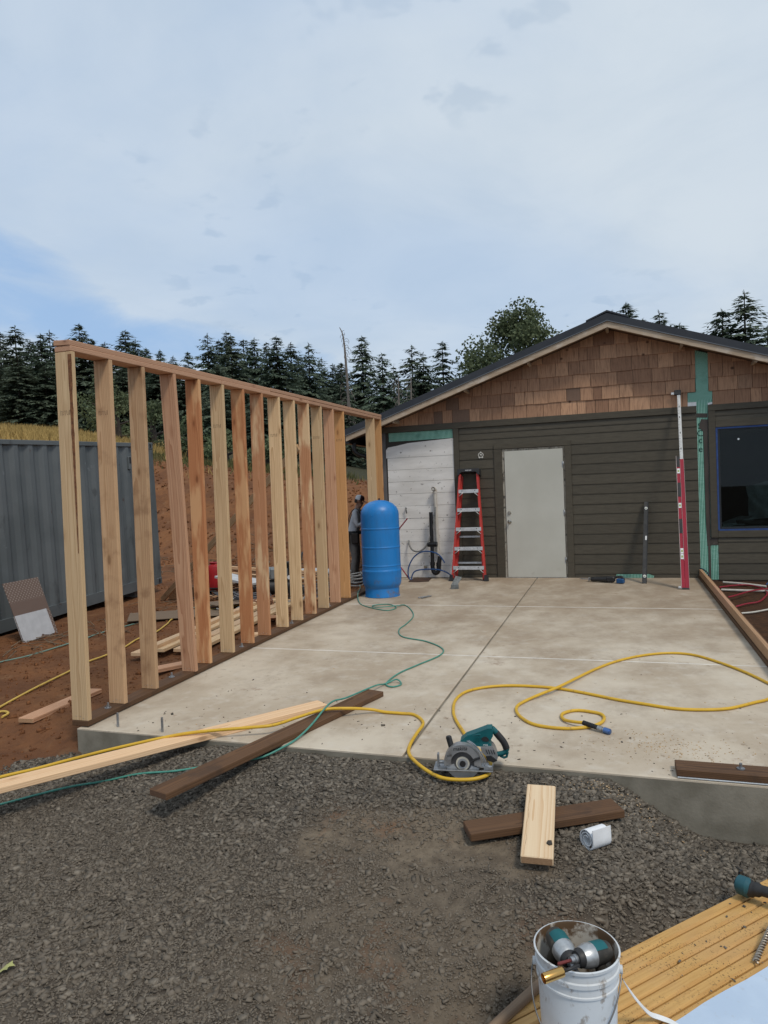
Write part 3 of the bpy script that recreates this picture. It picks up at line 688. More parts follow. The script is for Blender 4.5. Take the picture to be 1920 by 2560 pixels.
# door
M_door = mat('door_paint', (.52, .51, .45), (.47, .46, .40), 1.5, rough=.5, dirt=((.25, .22, .16), 4, .62, .8, .3))
M_jamb = mat('worn_jamb', (.40, .37, .31), (.22, .19, .15), 8, (3, 3, .6), rough=.8, dirt=((.05, .045, .04), 14, .52, .64, .9))
q = B(); q.box((.457, .0, 1.015), (.908, .045, 2.018), None, .003); door = q.build('door', M_door, house)
M_knob = mat('satin_nickel', (.45, .42, .37), rough=.28, metal=1)
for z, kind in ((.898, 1), (1.038, 0)):
    q = B(); M = T(.055, -.022, z) @ RX(R(90))
    if kind: q.lathe([(.001, .062), (.018, .060), (.027, .050), (.027, .040), (.012, .030), (.012, .012), (.032, .008), (.032, 0)], 18, M); q.build('door_knob', M_knob, door, T(0, 0, 0))
    else: q.lathe([(.001, .022), (.02, .022), (.026, .014), (.03, 0)], 18, M); q.build('deadbolt', M_knob, door)
q = B(); q.box2((-.035, -.012, 0), (-.004, .10, 2.03)); q.box2((.918, -.012, 0), (.936, .10, 2.03)); q.box2((-.035, -.012, 2.028), (.936, .10, 2.06)); q.build('door_jamb', M_jamb, house)
q = B(); q.box2((-.03, -.03, -.012), (.93, .06, .004)); q.build('threshold', M_steel, house)
trim('door_casing', -.163, -.037, -.02, 2.064, -.030); trim('door_casing', .938, 1.038, -.02, 2.064, -.030); trim('door_casing', -.163, 1.034, 2.066, 2.146, -.033)
for z in (.28, 1.02, 1.78): q = B(); q.cyl((.913, -.026, z-.045), (.913, -.026, z+.045), .007, n=8); q.box((.905, -.0235, z), (.018, .003, .088)); q.build('hinge', M_steel, door)
# round emblem on the siding
M_emb = mat('emblem_white', (.70, .68, .62), rough=.6)
q = B(); M = T(-.374, -.021, 1.986) @ RX(R(90))
q.lathe([(.034, 0), (.034, .004), (.044, .004), (.044, 0)], 26, M)
q.box((-.374, -.023, 2.035), (.016, .004, .012)); q.box((-.400, -.023, 1.945), (.026, .004, .012), (0, .6, 0)); q.box((-.348, -.023, 1.945), (.026, .004, .012), (0, -.6, 0))
q.box((-.374, -.023, 1.996), (.03, .004, .016)); q.box((-.385, -.023, 1.974), (.006, .004, .02), (0, .4, 0)); q.box((-.362, -.023, 1.976), (.006, .004, .022), (0, -.4, 0))
q.build('wall_emblem', M_emb, wallc)
# window
k = NT('window_glass'); tr = k.n('ShaderNodeBsdfTransparent'); tr.inputs[0].default_value = (.62, .68, .66, 1); gl = k.n('ShaderNodeBsdfGlossy'); gl.inputs['Roughness'].default_value = .01; fr = k.n('ShaderNodeFresnel'); fr.inputs[0].default_value = 1.36
ms = k.n('ShaderNodeMixShader'); k.l(k.math('MULTIPLY', fr.outputs[0], 1.0), ms.inputs[0]); k.l(tr.outputs[0], ms.inputs[1]); k.l(gl.outputs[0], ms.inputs[2]); k.l(ms.outputs[0], k.out.inputs[0]); k.t.nodes.remove(k.b); M_glass = k.m
M_vinyl = mat('black_vinyl', (.02, .022, .025), rough=.4); M_tape = mat('blue_masking_tape', (.022, .055, .185), (.03, .075, .23), 20, rough=.7)
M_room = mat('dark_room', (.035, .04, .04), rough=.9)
win = B(); fx0, fx1, fz0, fz1 = 3.108, 4.742, .708, 2.198
for a, b in (((fx0, fz0), (fx1, fz0+.035)), ((fx0, fz1-.035), (fx1, fz1)), ((fx0, fz0+.035), (fx0+.035, fz1-.035)), ((fx1-.035, fz0+.035), (fx1, fz1-.035)), ((3.905, fz0+.035), (3.945, fz1-.035))): win.box2((a[0], -.012, a[1]), (b[0], .05, b[1]), .002)
window = win.build('window', M_vinyl, house)
q = B(); q.box2((fx0+.03, .012, fz0+.03), (3.91, .016, fz1-.03)); q.build('pane', M_glass, window); q = B(); q.box2((3.94, .012, fz0+.03), (fx1-.03, .016, fz1-.03)); q.build('pane', M_glass, window)
q = B(); q.box2((3.092, -.020, fz0-.004), (3.116, -.014, 2.196)); q.build('masking_tape', M_tape, window); q = B(); q.box2((3.092, -.0205, 2.182), (4.74, -.015, 2.206)); q.build('masking_tape', M_tape, window); q = B(); q.box2((3.096, -.021, .692), (4.74, -.0155, .716)); q.build('masking_tape', M_tape, window)
q = B(); q.cyl((3.395, .010, 2.02), (3.395, .0115, 2.02), .014, n=16); q.build('sticker', M_pure, window)
q = B(); q.box2((fx0+.036, .02, fz0+.030), (fx1-.036, .11, fz0+.042)); q.build('inner_sill', mat('sill_pale', (.42, .42, .40), rough=.6), window)
trim('window_casing', 2.998, 3.089, .592, 2.452, -.030); trim('window_casing', 3.091, WE-.1, 2.207, 2.318, -.030); trim('window_casing', 3.091, WE-.1, .594, .690, -.030)
q = B(); q.add([(3.0, .17, 0), (5.4, .17, 0), (5.4, 3.2, 0), (3.0, 3.2, 0), (3.0, .17, 2.44), (5.4, .17, 2.44), (5.4, 3.2, 2.44), (3.0, 3.2, 2.44)], [(0, 1, 2, 3), (4, 7, 6, 5), (2, 6, 7, 3), (0, 3, 7, 4), (1, 5, 6, 2)]); q.build('room', M_room, house, fix=False)
# things stored behind the glass
q = B(); r_ = random.Random(9); pr = []
for i in range(9):
    for j in range(7): pr.append((3.62+.09*i+r_.uniform(-.02, .02), .75+.12*math.sin(i*1.3+j)+r_.uniform(-.05, .05)+.03*j, .86+.09*j+r_.uniform(-.02, .02)-.02*abs(i-4)))
q.add(pr, [(i*7+j, i*7+j+1, (i+1)*7+j+1, (i+1)*7+j) for i in range(8) for j in range(6)], True); bag = q.build('plastic_bag', mat('gray_plastic', (.30, .32, .33), (.20, .22, .23), 6, rough=.35), None, fix=False)
tag(bag, 'grey plastic sheet bundled behind the window glass', 'plastic sheet')
q = B(); q.box((3.42, .62, .80), (.42, .30, .03), (0, -.25, .5)); q.box((3.36, .55, .74), (.3, .3, .08)); tag(q.build('foam_offcut', mat('foam_pale', (.38, .40, .40), rough=.8)), 'pale foam offcut slanting inside the window', 'foam board')
q = B(); q.box((3.75, .45, .78), (.7, .10, .05), (0, .05, .1)); q.box((3.9, .50, .40), (1.1, .5, .7)); tag(q.build('workbench', mat('bench_dark', (.07, .06, .05), rough=.8)), 'dark workbench seen inside the window', 'workbench')
# cedar shingles
k = NT('cedar_shingle'); o_ = k.obj(); r_ = k.rnd(); f1 = k.math('FRACT', k.math('MULTIPLY', r_, 13.0)); p_ = k.pos()
g_ = k.noise(k.vmath('MULTIPLY', k.vmath('ADD', p_, k.vmath('MULTIPLY', p_, (0, 0, 0))), (45, 1, 5)), 1.0, 5, .6, .6)
c = k.mix(f1, (.52, .305, .185), (.27, .150, .094)); c = k.mix(k.step(g_, .40, .72, 0, .55), c, (.150, .082, .054))
c = k.mix(k.step(r_, .93, .96, 0, .65), c, (.115, .085, .070))
vo = k.n('ShaderNodeTexVoronoi'); k.l(k.vmath('MULTIPLY', p_, (3.1, 1, 3.6)), vo.inputs['Vector']); vo.inputs['Scale'].default_value = 1.3
c = k.mix(k.step(vo.outputs['Distance'], .14, .05, 0, .8), c, (.06, .03, .022))
k.bump(g_, .5, .004); M_cedar = k.fin(c, .85, 0, .2)
def clip_roof(poly):
    def cut(P, f):
        out = []
        for i in range(len(P)):
            a, b = P[i], P[(i+1) % len(P)]; fa, fb = f(a), f(b)
            if fa >= 0: out.append(a)
            if fa*fb < 0: t = fa/(fa-fb); out.append((a[0]+(b[0]-a[0])*t, a[1]+(b[1]-a[1])*t))
        return out
    P = cut(poly, lambda p: (RIDZ-.055-RS*(RIDX-p[0]))-p[1]); return cut(P, lambda p: (RIDZ-.055-RS*(p[0]-RIDX))-p[1]) if len(P) > 2 else P
SZ = [2.541, 2.755, 2.956, 3.158, 3.366, 3.572, 3.79]
for r0, (z0, z1) in enumerate(zip(SZ[:-1], SZ[1:])):
    x = WB+.02+random.uniform(-.1, 0)
    while x < WE-.3:
        wd_ = random.choice((.13, .16, .19, .20, .22, .25, .28))*random.uniform(.92, 1.08); x1 = x+wd_
        segs = [(x, x1)]
        if z0 < 3.2:
            ga, gb = (2.842, 3.012) if z0 > 2.7 else (2.726, 3.062)
            segs = [(a, b) for a, b in ((x, min(x1, ga)), (max(x, gb), x1)) if b-a > .015]
        for a, b in segs:
            dz = random.uniform(-.004, .004); poly = clip_roof([(a+.0015, z0+dz-.012), (b-.0015, z0+dz-.012+random.uniform(-.002, .002)), (b-.0015, z1), (a+.0015, z1)])
            if len(poly) < 3: continue
            yb = -.020+random.uniform(-.003, .002); yt = -.004
            fy = lambda z: yb+(yt-yb)*(z-z0)/(z1-z0+.02)
            n = len(poly); q = B(); v = [(px, fy(pz), pz) for px, pz in poly]+[(px, .003, pz) for px, pz in poly]
            q.add(v, [tuple(range(n)), tuple(range(2*n-1, n-1, -1))]+[(i, n+i, n+(i+1) % n, (i+1) % n) for i in range(n)]); q.build('shingle', M_cedar, wallc)
        x = x1+.0025
# roof
EL, ER = -2.60, 5.86
q = B()
for xe in (EL, ER):
    q.prism([(RIDX, RIDZ-.002), (xe, rz(xe)-.002), (xe, rz(xe)+.115), (RIDX, RIDZ+.115)], OV-.012, 8.3)
roof = q.build('roof', M_roof, house)
q = B(); q.prism([(RIDX-.30, RIDZ+.118-RS*.30), (RIDX, RIDZ+.130), (RIDX+.30, RIDZ+.118-RS*.30), (RIDX+.30, RIDZ+.138-RS*.30), (RIDX, RIDZ+.155), (RIDX-.30, RIDZ+.138-RS*.30)], OV-.02, 8.3); q.build('ridge_cap', M_roof, roof)
for i, xe in enumerate((EL+.03, ER-.03)):
    q = B(); e = .001 if i else -.001
    q.prism([(RIDX+e, RIDZ-.004), (xe, rz(xe)-.004), (xe, rz(xe)-.090), (RIDX+e, RIDZ-.092)], OV, OV+.038); q.build('fascia', M_fascia, roof)
    q = B(); q.prism([(RIDX+e, RIDZ+.010), (xe, rz(xe)+.010), (xe, rz(xe)-.003), (RIDX+e, RIDZ-.003)], OV-.018, OV-.012); q.build('drip_edge', mat('drip_edge', (.16, .165, .17), rough=.4, metal=.5), roof)
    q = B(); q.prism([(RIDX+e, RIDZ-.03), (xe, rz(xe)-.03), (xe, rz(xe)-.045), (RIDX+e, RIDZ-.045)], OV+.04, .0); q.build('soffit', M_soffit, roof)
for x in (-1.75, -.55, .45, 1.62, 2.65, 3.6): q = B(); q.box((x, (OV+.05)/2, rz(x)-.078), (.038, abs(OV)-.06, .062), (0, math.atan(RS)*(1 if x > RIDX else -1), 0)); q.build('lookout', M_fascia, roof)
M_gut = mat('black_gutter', (.018, .018, .018), rough=.35)
q = B(); q.tube(spline([(-2.52, -.10, 2.30), (-2.52, -.10, 2.18), (-2.45, -.08, 2.10), (-2.36, .02, 2.06), (-2.33, .06, 1.9), (-2.33, .06, -.2)], 5), .038, 10); q.build('downspout', M_gut, house)
q = B(); q.box2((EL-.03, -.30, rz(EL)-.115), (EL+.07, 8.2, rz(EL)-.008)); q.build('gutter', M_gut, roof)
def sz(y): return SLOPE*y
# ---------------------------------------------------------------- pressure tank
k = NT('blue_tank_paint'); o_ = k.obj()
c = k.mix(k.step(k.noise(k.vmath('MULTIPLY', o_, (6, 6, .9)), 3, 5), .45, .75, 0, .5), (.010, .185, .520), (.018, .140, .380))
sp = k.n('ShaderNodeSeparateXYZ'); k.l(o_, sp.inputs[0])
low = k.step(sp.outputs[2], .5, .0, 0, 1)
c = k.mix(k.math('MULTIPLY', k.step(k.noise(o_, 7, 7, .7), .52, .70), k.math('ADD', k.math('MULTIPLY', low, .7), .08)), c, (.13, .10, .07))
M_tank = k.fin(c, k.step(k.noise(o_, 9, 4), .3, .7, .28, .45), 0, .5)
ty = -1.85; tank = thing('water_tank', 'tall blue steel pressure tank standing on the slab', 'water tank', (-1.518, ty, sz(ty)))
q = B(); z0 = 0
q.lathe([(.001, 1.366), (.06, 1.362), (.13, 1.344), (.195, 1.310), (.245, 1.258), (.268, 1.205), (.2735, 1.155), (.2735, 1.10), (.2735, .985), (.2735, .972), (.2768, .968), (.2768, .958), (.2735, .954), (.2735, .942), (.2735, .722), (.2735, .708), (.2768, .704), (.2768, .694), (.2735, .690), (.2735, .676), (.274, .464), (.274, .450), (.2773, .446), (.2773, .436), (.274, .432), (.2742, .418), (.2745, .398), (.275, .385), (.281, .378), (.283, .366), (.281, .355), (.279, .27), (.276, .20), (.262, .155), (.245, .135), (.240, .115)], 48)
body = q.build('tank_body', M_tank, tank)
q = B(); q.lathe([(.240, .125), (.243, .11), (.243, .02), (.249, .008), (.249, 0), (.236, 0), (.236, .12)], 48); q.build('base_ring', M_tank, tank)
q = B(); q.cyl((0, 0, 1.36), (0, 0, 1.382), .012, n=10); q.cyl((0, 0, 1.38), (0, 0, 1.39), .015, n=10); q.build('air_valve', mat('black_rubber', (.02, .02, .02), rough=.7), tank)
q = B()
for z in (1.15, 1.10): q.lathe([(.001, .004), (.008, .003), (.009, 0)], 10, T(-.03, -.272, z) @ RX(R(90)))
q.build('weld_plug', M_tank, body)
M_rubber = bpy.data.materials['black_rubber']

# ---------------------------------------------------------------- step ladder folded against the wall
M_red = mat('red_fiberglass', (.50, .045, .032), (.40, .035, .028), 9, (1, 1, .4), rough=.45, dirt=((.55, .40, .35), 30, .66, .72, .5))
M_alu = mat('worn_aluminium', (.60, .59, .57), (.48, .47, .46), 20, (1, 4, 1), rough=.42, metal=.6, dirt=((.25, .22, .2), 40, .6, .7, .5))
M_blkpl = mat('black_plastic', (.017, .017, .018), (.026, .025, .025), 12, rough=.5)
lean = math.atan2(.30, 1.78)
lad = thing('step_ladder', 'red fibreglass step ladder with aluminium treads folded against the siding', 'ladder', mw=T(-.560, -.43, sz(-.43)) @ RX(-lean))
def rail(s, yb, wb, wt, zb, zt, tk, m=M_red):
    q = B(); x0, x1 = s*wb, s*wt
    for dx0, dx1, y0, y1 in ((0, .008, -.012, .058), (-.026, 0, -.012, -.004), (-.026, 0, .05, .058)):
        a0, a1 = sorted((s*dx0, s*dx1)); v = []
        for z, x in ((zb, x0), (zt, x1)): v += [(x+a0, yb+y0, z), (x+a1, yb+y0, z), (x+a1, yb+y1, z), (x+a0, yb+y1, z)]
        q.add(v, [(0, 1, 2, 3), (7, 6, 5, 4)]+[(i, (i+1) % 4, 4+(i+1) % 4, 4+i) for i in range(4)])
    return q.build('rail', m, lad)
for s in (-1, 1): rail(s, 0, .268, .150, .05, 1.72, .03); rail(s, .085, .235, .140, .03, 1.70, .03)
def hw(z): return .268+(.150-.268)*(z-.05)/1.67
for z in (.235, .540, .850, 1.160, 1.462):
    q = B(); w_ = hw(z)*2-.016; q.box((0, .022, z), (w_, .078, .006)); q.box((0, -.016, z-.026), (w_, .004, .056)); q.box((0, .062, z-.014), (w_, .004, .03)); st_ = q.build('step', M_alu, lad)
    for s in (-1, 1):
        q = B(); q.cyl((s*(hw(z)-.012), -.018, z-.105), (s*(hw(z)-.085), -.016, z-.045), .006, n=6); q.build('step_brace', M_alu, st_)
        q = B(); q.cyl((s*hw(z)*.62, -.0178, z-.018), (s*hw(z)*.62, -.0205, z-.018), .007, n=8); q.build('rivet', M_blkpl, st_)
for z in (.30, .72, 1.14): q = B(); q.box((0, .13, z), (hw(z)*1.72, .006, .028)); q.build('rear_bar', M_alu, lad)
q = B(); q.prism([(-.182, 1.70), (-.150, 1.70), (-.135, 1.735), (-.11, 1.75), (.11, 1.75), (.135, 1.735), (.150, 1.70), (.182, 1.70), (.178, 1.79), (.170, 1.80), (-.170, 1.80), (-.178, 1.79)], -.035, .13); cap = q.build('top_cap', M_blkpl, lad)
text_mesh('lettering', 'WERNER', .026, M_pure, cap, T(0, -.036, 1.772) @ RX(R(90)))
for s in (-1, 1):
    q = B(); q.prism([(s*.252, .10), (s*.302, .10), (s*.315, .0), (s*.245, .0)], -.018, .06); q.build('foot', M_blkpl, lad)
    q = B(); q.prism([(s*.218, .08), (s*.255, .08), (s*.262, .0), (s*.214, .0)], .075, .145); q.build('foot', M_blkpl, lad)

# ---------------------------------------------------------------- levels leaning on the wall
def leaning(name, label, cat, pb, pt, w0=(0, -1, .2)):
    return thing(name, label, cat, mw=frame(pb, Vector(pt)-Vector(pb), w0)), (Vector(pt)-Vector(pb)).length
M_lred = mat('red_enamel', (.335, .012, .030), (.28, .012, .028), 8, (.3, 1, 1), rough=.35, dirt=((.5, .35, .35), 45, .68, .73, .6))
M_rul = mat('ruler_white', (.62, .62, .60), (.52, .52, .50), 20, rough=.5); M_edge_w = mat('worn_edge', (.45, .38, .36), rough=.5, metal=.3)
lv, LN = leaning('plate_level', 'tall red extending level with white ruler leaning by the window', 'spirit level', (2.535, -1.13, sz(-1.13)), (2.578, -.05, 2.79))
# local: X up the level, Y to the left of the picture, Z towards the camera
q = B(); q.box2((0, -.050, -.012), (1.90, .000, .012), .002); q.box2((.02, .002, -.010), (1.88, .045, .006), .001); lb = q.build('level_body', M_lred, lv)
q = B(); q.box2((.0, .045, -.012), (1.95, .050, .014)); q.box2((0, -.053, -.013), (1.90, -.050, .013)); q.box2((.4, -.0012, .006), (1.88, .0015, .0135)); q.build('worn_edge', M_edge_w, lv)
for x0, x1 in ((.42, .90-.24), (1.33, 1.56-.02), (1.78, 1.94)): q = B(); q.box2((x0 if x0 != .42 else .79, .004, .002), ((x1 if x0 != .42 else 1.0), .043, .010), .002); q.build('grip_slot', M_blkpl, lv)
M_vial = mat('vial_yellow', (.35, .42, .12), rough=.2)
for x in (.42, .50, 1.16, 1.70-.02): q = B(); q.box2((x, .004, .001), (x+.075, .042, .011), .002); vb = q.build('vial_block', M_pure, lv); q = B(); q.box2((x+.022, .012, .008), (x+.052, .034, .0125)); q.build('vial', M_vial, vb)
q = B(); q.box2((1.86, -.046, -.008), (LN-.08, -.002, .006), .001); rl = q.build('ruler', M_rul, lv)
q = B()
for i in range(38): q.box2((1.92+i*.025, -.014 if i % 4 else -.022, .006), (1.923+i*.025, -.004, .0068))
for x in (2.05, 2.30, 2.55, 2.72): q.box2((x, -.028, .006), (x+.028, -.018, .0068))
q.build('ruler_marks', M_blkpl, rl)
q = B(); q.box2((LN-.085, -.055, -.016), (LN-.01, .035, .018), .003); q.build('end_cap', M_blkpl, lv)
q = B(); q.box2((LN-.075, .036, -.004), (LN-.04, .078, .004)); q.cyl((LN-.057, .057, .005), (LN-.057, .057, .008), .012, n=10); q.build('hook', M_pure, lv)
q = B(); q.box2((.015, .052, -.006), (.045, .085, .006)); q.cyl((.03, .068, .007), (.03, .068, .01), .010, n=10); q.build('foot_hook', M_alu, lv)
q = B(); q.box2((-.002, -.052, -.016), (.022, .05, .014), .002); q.build('end_foot', M_blkpl, lv)
lv2, L2 = leaning('box_level', 'black box level leaning on the siding right of the door', 'spirit level', (2.036, -.61, sz(-.61)), (2.112, -.045, 1.15))
M_lblk = mat('black_enamel', (.022, .022, .022), (.035, .033, .03), 14, rough=.45, dirt=((.25, .24, .22), 40, .66, .72, .5))
q = B(); q.box2((0, -.032, -.010), (L2, .032, .004), .001); q.build('level_body', M_lblk, lv2)
for y in (-.032, .028): q = B(); q.box2((0, y, -.014), (L2, y+.004, .016), .001); q.build('flange', M_lblk, lv2)
for x in (.11, L2-.11): q = B(); q.cyl((x, 0, .004), (x, 0, .010), .022, n=18); vb = q.build('vial_ring', M_alu, lv2); q = B(); q.cyl((x, -.012, .011), (x, .012, .011), .006, n=8); q.build('vial', M_vial, vb)
q = B(); q.box2((L2*.52, -.02, .004), (L2*.57, .004, .007)); q.build('sticker', M_alu, lv2)
for x in (.24, .80): q = B(); q.box2((x, -.015, .004), (x+.13, .015, .0065)); q.build('hand_hole', M_blkpl, lv2)

# ---------------------------------------------------------------- tools on the slab by the house
M_teal = mat('teal_plastic', (.004, .105, .115), (.004, .085, .095), 9, rough=.45, dirt=((.10, .11, .10), 30, .62, .7, .4))
M_bluep = mat('blue_plastic', (.012, .075, .20), (.01, .06, .16), 9, rough=.4)
ys = -.46
rs = thing('reciprocating_saw', 'black and blue cordless saw lying on the slab below the siding', 'power saw', (1.30, ys, sz(ys)), (0, 0, R(-19)))
q = B(); q.tube([(.0, 0, .042), (.02, 0, .042), (.10, 0, .046), (.24, 0, .05)], .03, 12, rr=[.030, .034, .036, .046]); q.build('nose', M_blkpl, rs)
q = B(); q.box((.29, 0, .052), (.13, .075, .085), None, .02); q.build('motor_body', M_blkpl, rs)
q = B(); q.tube(spline([(.33, 0, .07), (.40, 0, .092), (.46, 0, .088), (.49, 0, .05)], 5), .017, 10); q.build('handle', M_blkpl, rs)
q = B(); q.box((.44, -.012, .036), (.105, .085, .068), None, .010); q.build('battery', M_bluep, rs)
q = B(); q.box((-.03, 0, .04), (.02, .06, .05), None, .004); q.build('saw_shoe', M_steel, rs)
q = B(); q.box((-.10, 0, .042), (.14, .002, .018)); q.build('saw_blade', M_steel, rs)
pl = thing('pliers', 'pair of grey pliers lying open on the slab near the tank', 'hand tool', (-.82, -1.94, sz(-1.94)), (0, 0, R(64)))
q = B(); q.tube([(-.17, -.02, .012), (-.08, -.016, .012), (0, 0, .012), (.05, .006, .010)], .008, 8); q.build('jaw_handle', M_steel, pl)
q = B(); q.tube([(-.16, .045, .012), (-.08, .020, .012), (0, 0, .014), (.055, -.006, .010)], .008, 8); q.build('jaw_handle', M_steel, pl)
q = B(); q.cyl((0, 0, 0), (0, 0, .024), .014, n=12); q.build('pivot', M_steel, pl)
hb_ = thing('metal_bracket', 'small bent metal bracket lying in front of the ladder foot', 'bracket', (-.61, -1.20, sz(-1.2)), (0, 0, R(20)))
q = B(); q.box((0, 0, .03), (.11, .04, .06)); q.f = q.f[:]; q.build('bracket_base', mat('bracket_gray', (.16, .17, .17), (.09, .10, .10), 30, rough=.6), hb_)
q = B(); q.add([(-.05, .02, .06), (.05, .02, .06), (.12, .08, .16), (.03, .09, .18)], [(0, 1, 2, 3)]); q.v += [(x, y+.004, z) for x, y, z in q.v]; q.f = [(0, 1, 2, 3), (7, 6, 5, 4), (0, 4, 5, 1), (1, 5, 6, 2), (2, 6, 7, 3), (3, 7, 4, 0)]; q.mi = [0]*6; q.sm = [False]*6; q.build('bracket_arm', bpy.data.materials['bracket_gray'], hb_)

# ---------------------------------------------------------------- plumbing stubs on the white boards
M_abs = mat('black_abs', (.012, .012, .013), rough=.35); M_pvc = mat('old_pvc', (.55, .52, .46), (.45, .42, .37), 10, rough=.5)
dp = thing('drain_pipe', 'black plastic drain pipe with a trap standing at the white boards', 'pipe', (-1.21, -.14, 0))
q = B(); q.cyl((0, 0, .20), (0, 0, 1.09), .031, n=16); q.build('stack', M_abs, dp)
q = B(); q.tube(spline([(0, 0, .24), (.0, 0, .16), (.02, 0, .10), (.06, -.01, .09), (.10, -.01, .13), (.105, -.01, .22), (.12, -.01, .30), (.13, 0, .36)], 5), .036, 14); q.build('trap', M_abs, dp)
for p0, p1 in (((-.07, 0, .56), (.09, 0, .56)), ((.105, -.01, .20), (.105, -.01, .26)), ((0, 0, .22), (0, 0, .27))): q = B(); q.cyl(p0, p1, .042, n=14); q.build('coupling', M_abs, dp)
vp = thing('vent_pipe', 'tall cream plastic pipe with open elbow on the white boards', 'pipe', (-1.13, -.06, .4))
q = B(); q.cyl((0, 0, .0), (-.02, 0, 1.02), .027, n=14); q.build('riser', M_pvc, vp)
q = B(); q.tube(spline([(-.02, 0, 1.0), (-.02, 0, 1.04), (-.025, -.03, 1.07), (-.03, -.07, 1.07)], 4), .034, 14, caps=False); q.cyl((-.03, -.066, 1.07), (-.03, -.067, 1.07), .024, n=12); q.build('elbow', M_pvc, vp)
def hose(name, label, pts, r, m, cat='hose', k=7, n=8, pz=0):
    b = Vector(pts[0]); q = B(); q.tube([p-b for p in spline(pts, k)], r, n); o = q.build(name, m, None, T(*b), fix=False); return tag(o, label, cat)
M_gcond = mat('gray_conduit', (.20, .20, .19), (.15, .15, .145), 30, rough=.6)
hose('conduit', 'grey flexible conduit curling down the white boards', [(-1.138, -.10, 1.17), (-1.14, -.13, 1.10), (-1.15, -.13, .99), (-1.22, -.15, .72), (-1.30, -.16, .54), (-1.42, -.16, .45), (-1.54, -.15, .47), (-1.61, -.10, .56), (-1.635, -.03, .62)], .014, M_gcond, 'conduit')
M_pexb = mat('blue_pipe', (.018, .065, .19), rough=.35); M_pexr = mat('red_pipe', (.27, .014, .030), rough=.35)
hose('water_pipe', 'blue plastic pipe arching up from the slab beside the drain pipe', [(-.975, -.27, .27), (-1.07, -.26, .40), (-1.22, -.25, .452), (-1.37, -.25, .443), (-1.50, -.26, .353), (-1.58, -.28, .20), (-1.585, -.30, .06), (-1.53, -.32, -.03)], .011, M_pexb, 'pipe')
hose('water_pipe', 'blue plastic pipe running low to the ladder foot', [(-1.52, -.30, -.03), (-1.54, -.27, .03), (-1.49, -.25, .125), (-1.35, -.24, .158), (-1.13, -.24, .158), (-.98, -.25, .124), (-.87, -.26, .06)], .011, M_pexb, 'pipe')
hose('water_pipe', 'red plastic pipe sticking up behind the blue tank', [(-1.58, -.25, 1.0), (-1.66, -.25, .91), (-1.73, -.25, .82), (-1.80, -.25, .6), (-1.80, -.25, .3), (-1.72, -.25, .19), (-1.58, -.28, .01)], .011, M_pexr, 'pipe')
q = B(); q.tube(spline([(-1.66, -.02, 1.16), (-1.66, -.06, 1.17), (-1.65, -.07, 1.13), (-1.65, -.05, 1.08)], 5), .012, 8); tag(q.build('hose_bib', M_gcond), 'small grey pipe stub on the white boards above the tank', 'pipe stub')
q = B(); q.box((-1.36, -.04, .16), (.05, .03, .035), None, .005); q.cyl((-1.36, -.05, .16), (-1.36, -.10, .16), .010, n=8); q.cyl((-1.385, -.05, .19), (-1.335, -.05, .19), .008, n=8); tag(q.build('valve', mat('brass_dull', (.35, .30, .22), rough=.4, metal=.7)), 'small metal shut off valve low on the white boards', 'valve')

# ---------------------------------------------------------------- air hoses
k = NT('yellow_hose'); p_ = k.pos(); c = k.mix(k.step(k.noise(p_, 9, 5), .45, .7, 0, .5), (.62, .375, .028), (.50, .29, .03)); c = k.mix(k.step(k.noise(p_, 30, 5), .60, .70, 0, .5), c, (.25, .14, .05)); M_yel = k.fin(c, .45, 0, .4)
HR = .0105
Y1 = [(-5.2, -10.4, gh(-5.2, -10.4)+.02), (-4.0, -9.7, gh(-4.0, -9.7)+.02), (-3.0, -8.85, gh(-3.0, -8.85)+.02), (-2.25, -8.22, gh(-2.25, -8.22)+.02), (-1.981, -8.013, -.270), (-1.823, -7.896, -.250), (-1.656, -7.781, -.220), (-1.380, -7.680, -.160), (-1.046, -7.512, -.108), (-.854, -7.435, -.093), (-.636, -7.341, -.088), (-.475, -7.261, -.085), (-.382, -7.071, -.085), (-.263, -6.913, -.075), (-.115, -6.851, -.076), (.019, -6.752, -.105), (.118, -6.735, -.122)]
Y2 = [(.236, -6.735, -.124), (.327, -6.739, -.125), (.405, -6.824, -.127), (.444, -6.921, -.129), (.448, -7.088, -.132), (.460, -7.281, -.136), (.491, -7.412, -.139), (.550, -7.481, -.158), (.652, -7.572, -.172), (.754, -7.624, -.180), (.876, -7.614, -.180), (.955, -7.581, -.172), (.988, -7.520, -.166), (.978, -7.44, -.139), (.925, -7.34, -.137)]
Y3 = [(.864, -7.252), (.793, -7.135), (.718, -6.974), (.632, -6.781), (.577, -6.604), (.544, -6.383), (.569, -6.190), (.663, -6.060), (.802, -5.977), (.984, -5.944), (1.217, -5.962), (1.430, -6.046), (1.661, -6.166), (1.836, -6.232), (2.016, -6.294), (2.180, -6.291), (2.363, -6.231), (2.550, -6.065), (2.645, -5.976), (2.765, -5.763), (2.718, -5.575), (2.615, -5.302), (2.476, -5.039), (2.298, -4.798), (2.106, -4.748), (1.883, -4.859), (1.663, -5.090), (1.490, -5.381), (1.365, -5.698), (1.252, -5.986), (1.138, -6.156), (1.043, -6.295), (.997, -6.428), (1.006, -6.548), (1.059, -6.675), (1.143, -6.776), (1.259, -6.817), (1.381, -6.811), (1.487, -6.761), (1.553, -6.686), (1.579, -6.596), (1.563, -6.508), (1.505, -6.467), (1.403, -6.449), (1.334, -6.500), (1.307, -6.569), (1.331, -6.667), (1.390, -6.724), (1.455, -6.752)]
lift = {28: .012, 29: .021, 30: .012, 45: 0, 46: .004, 47: .014, 48: .021}
P3 = [(x, y, sz(y)+HR+.001+lift.get(i, 0)) for i, (x, y) in enumerate(Y3)]
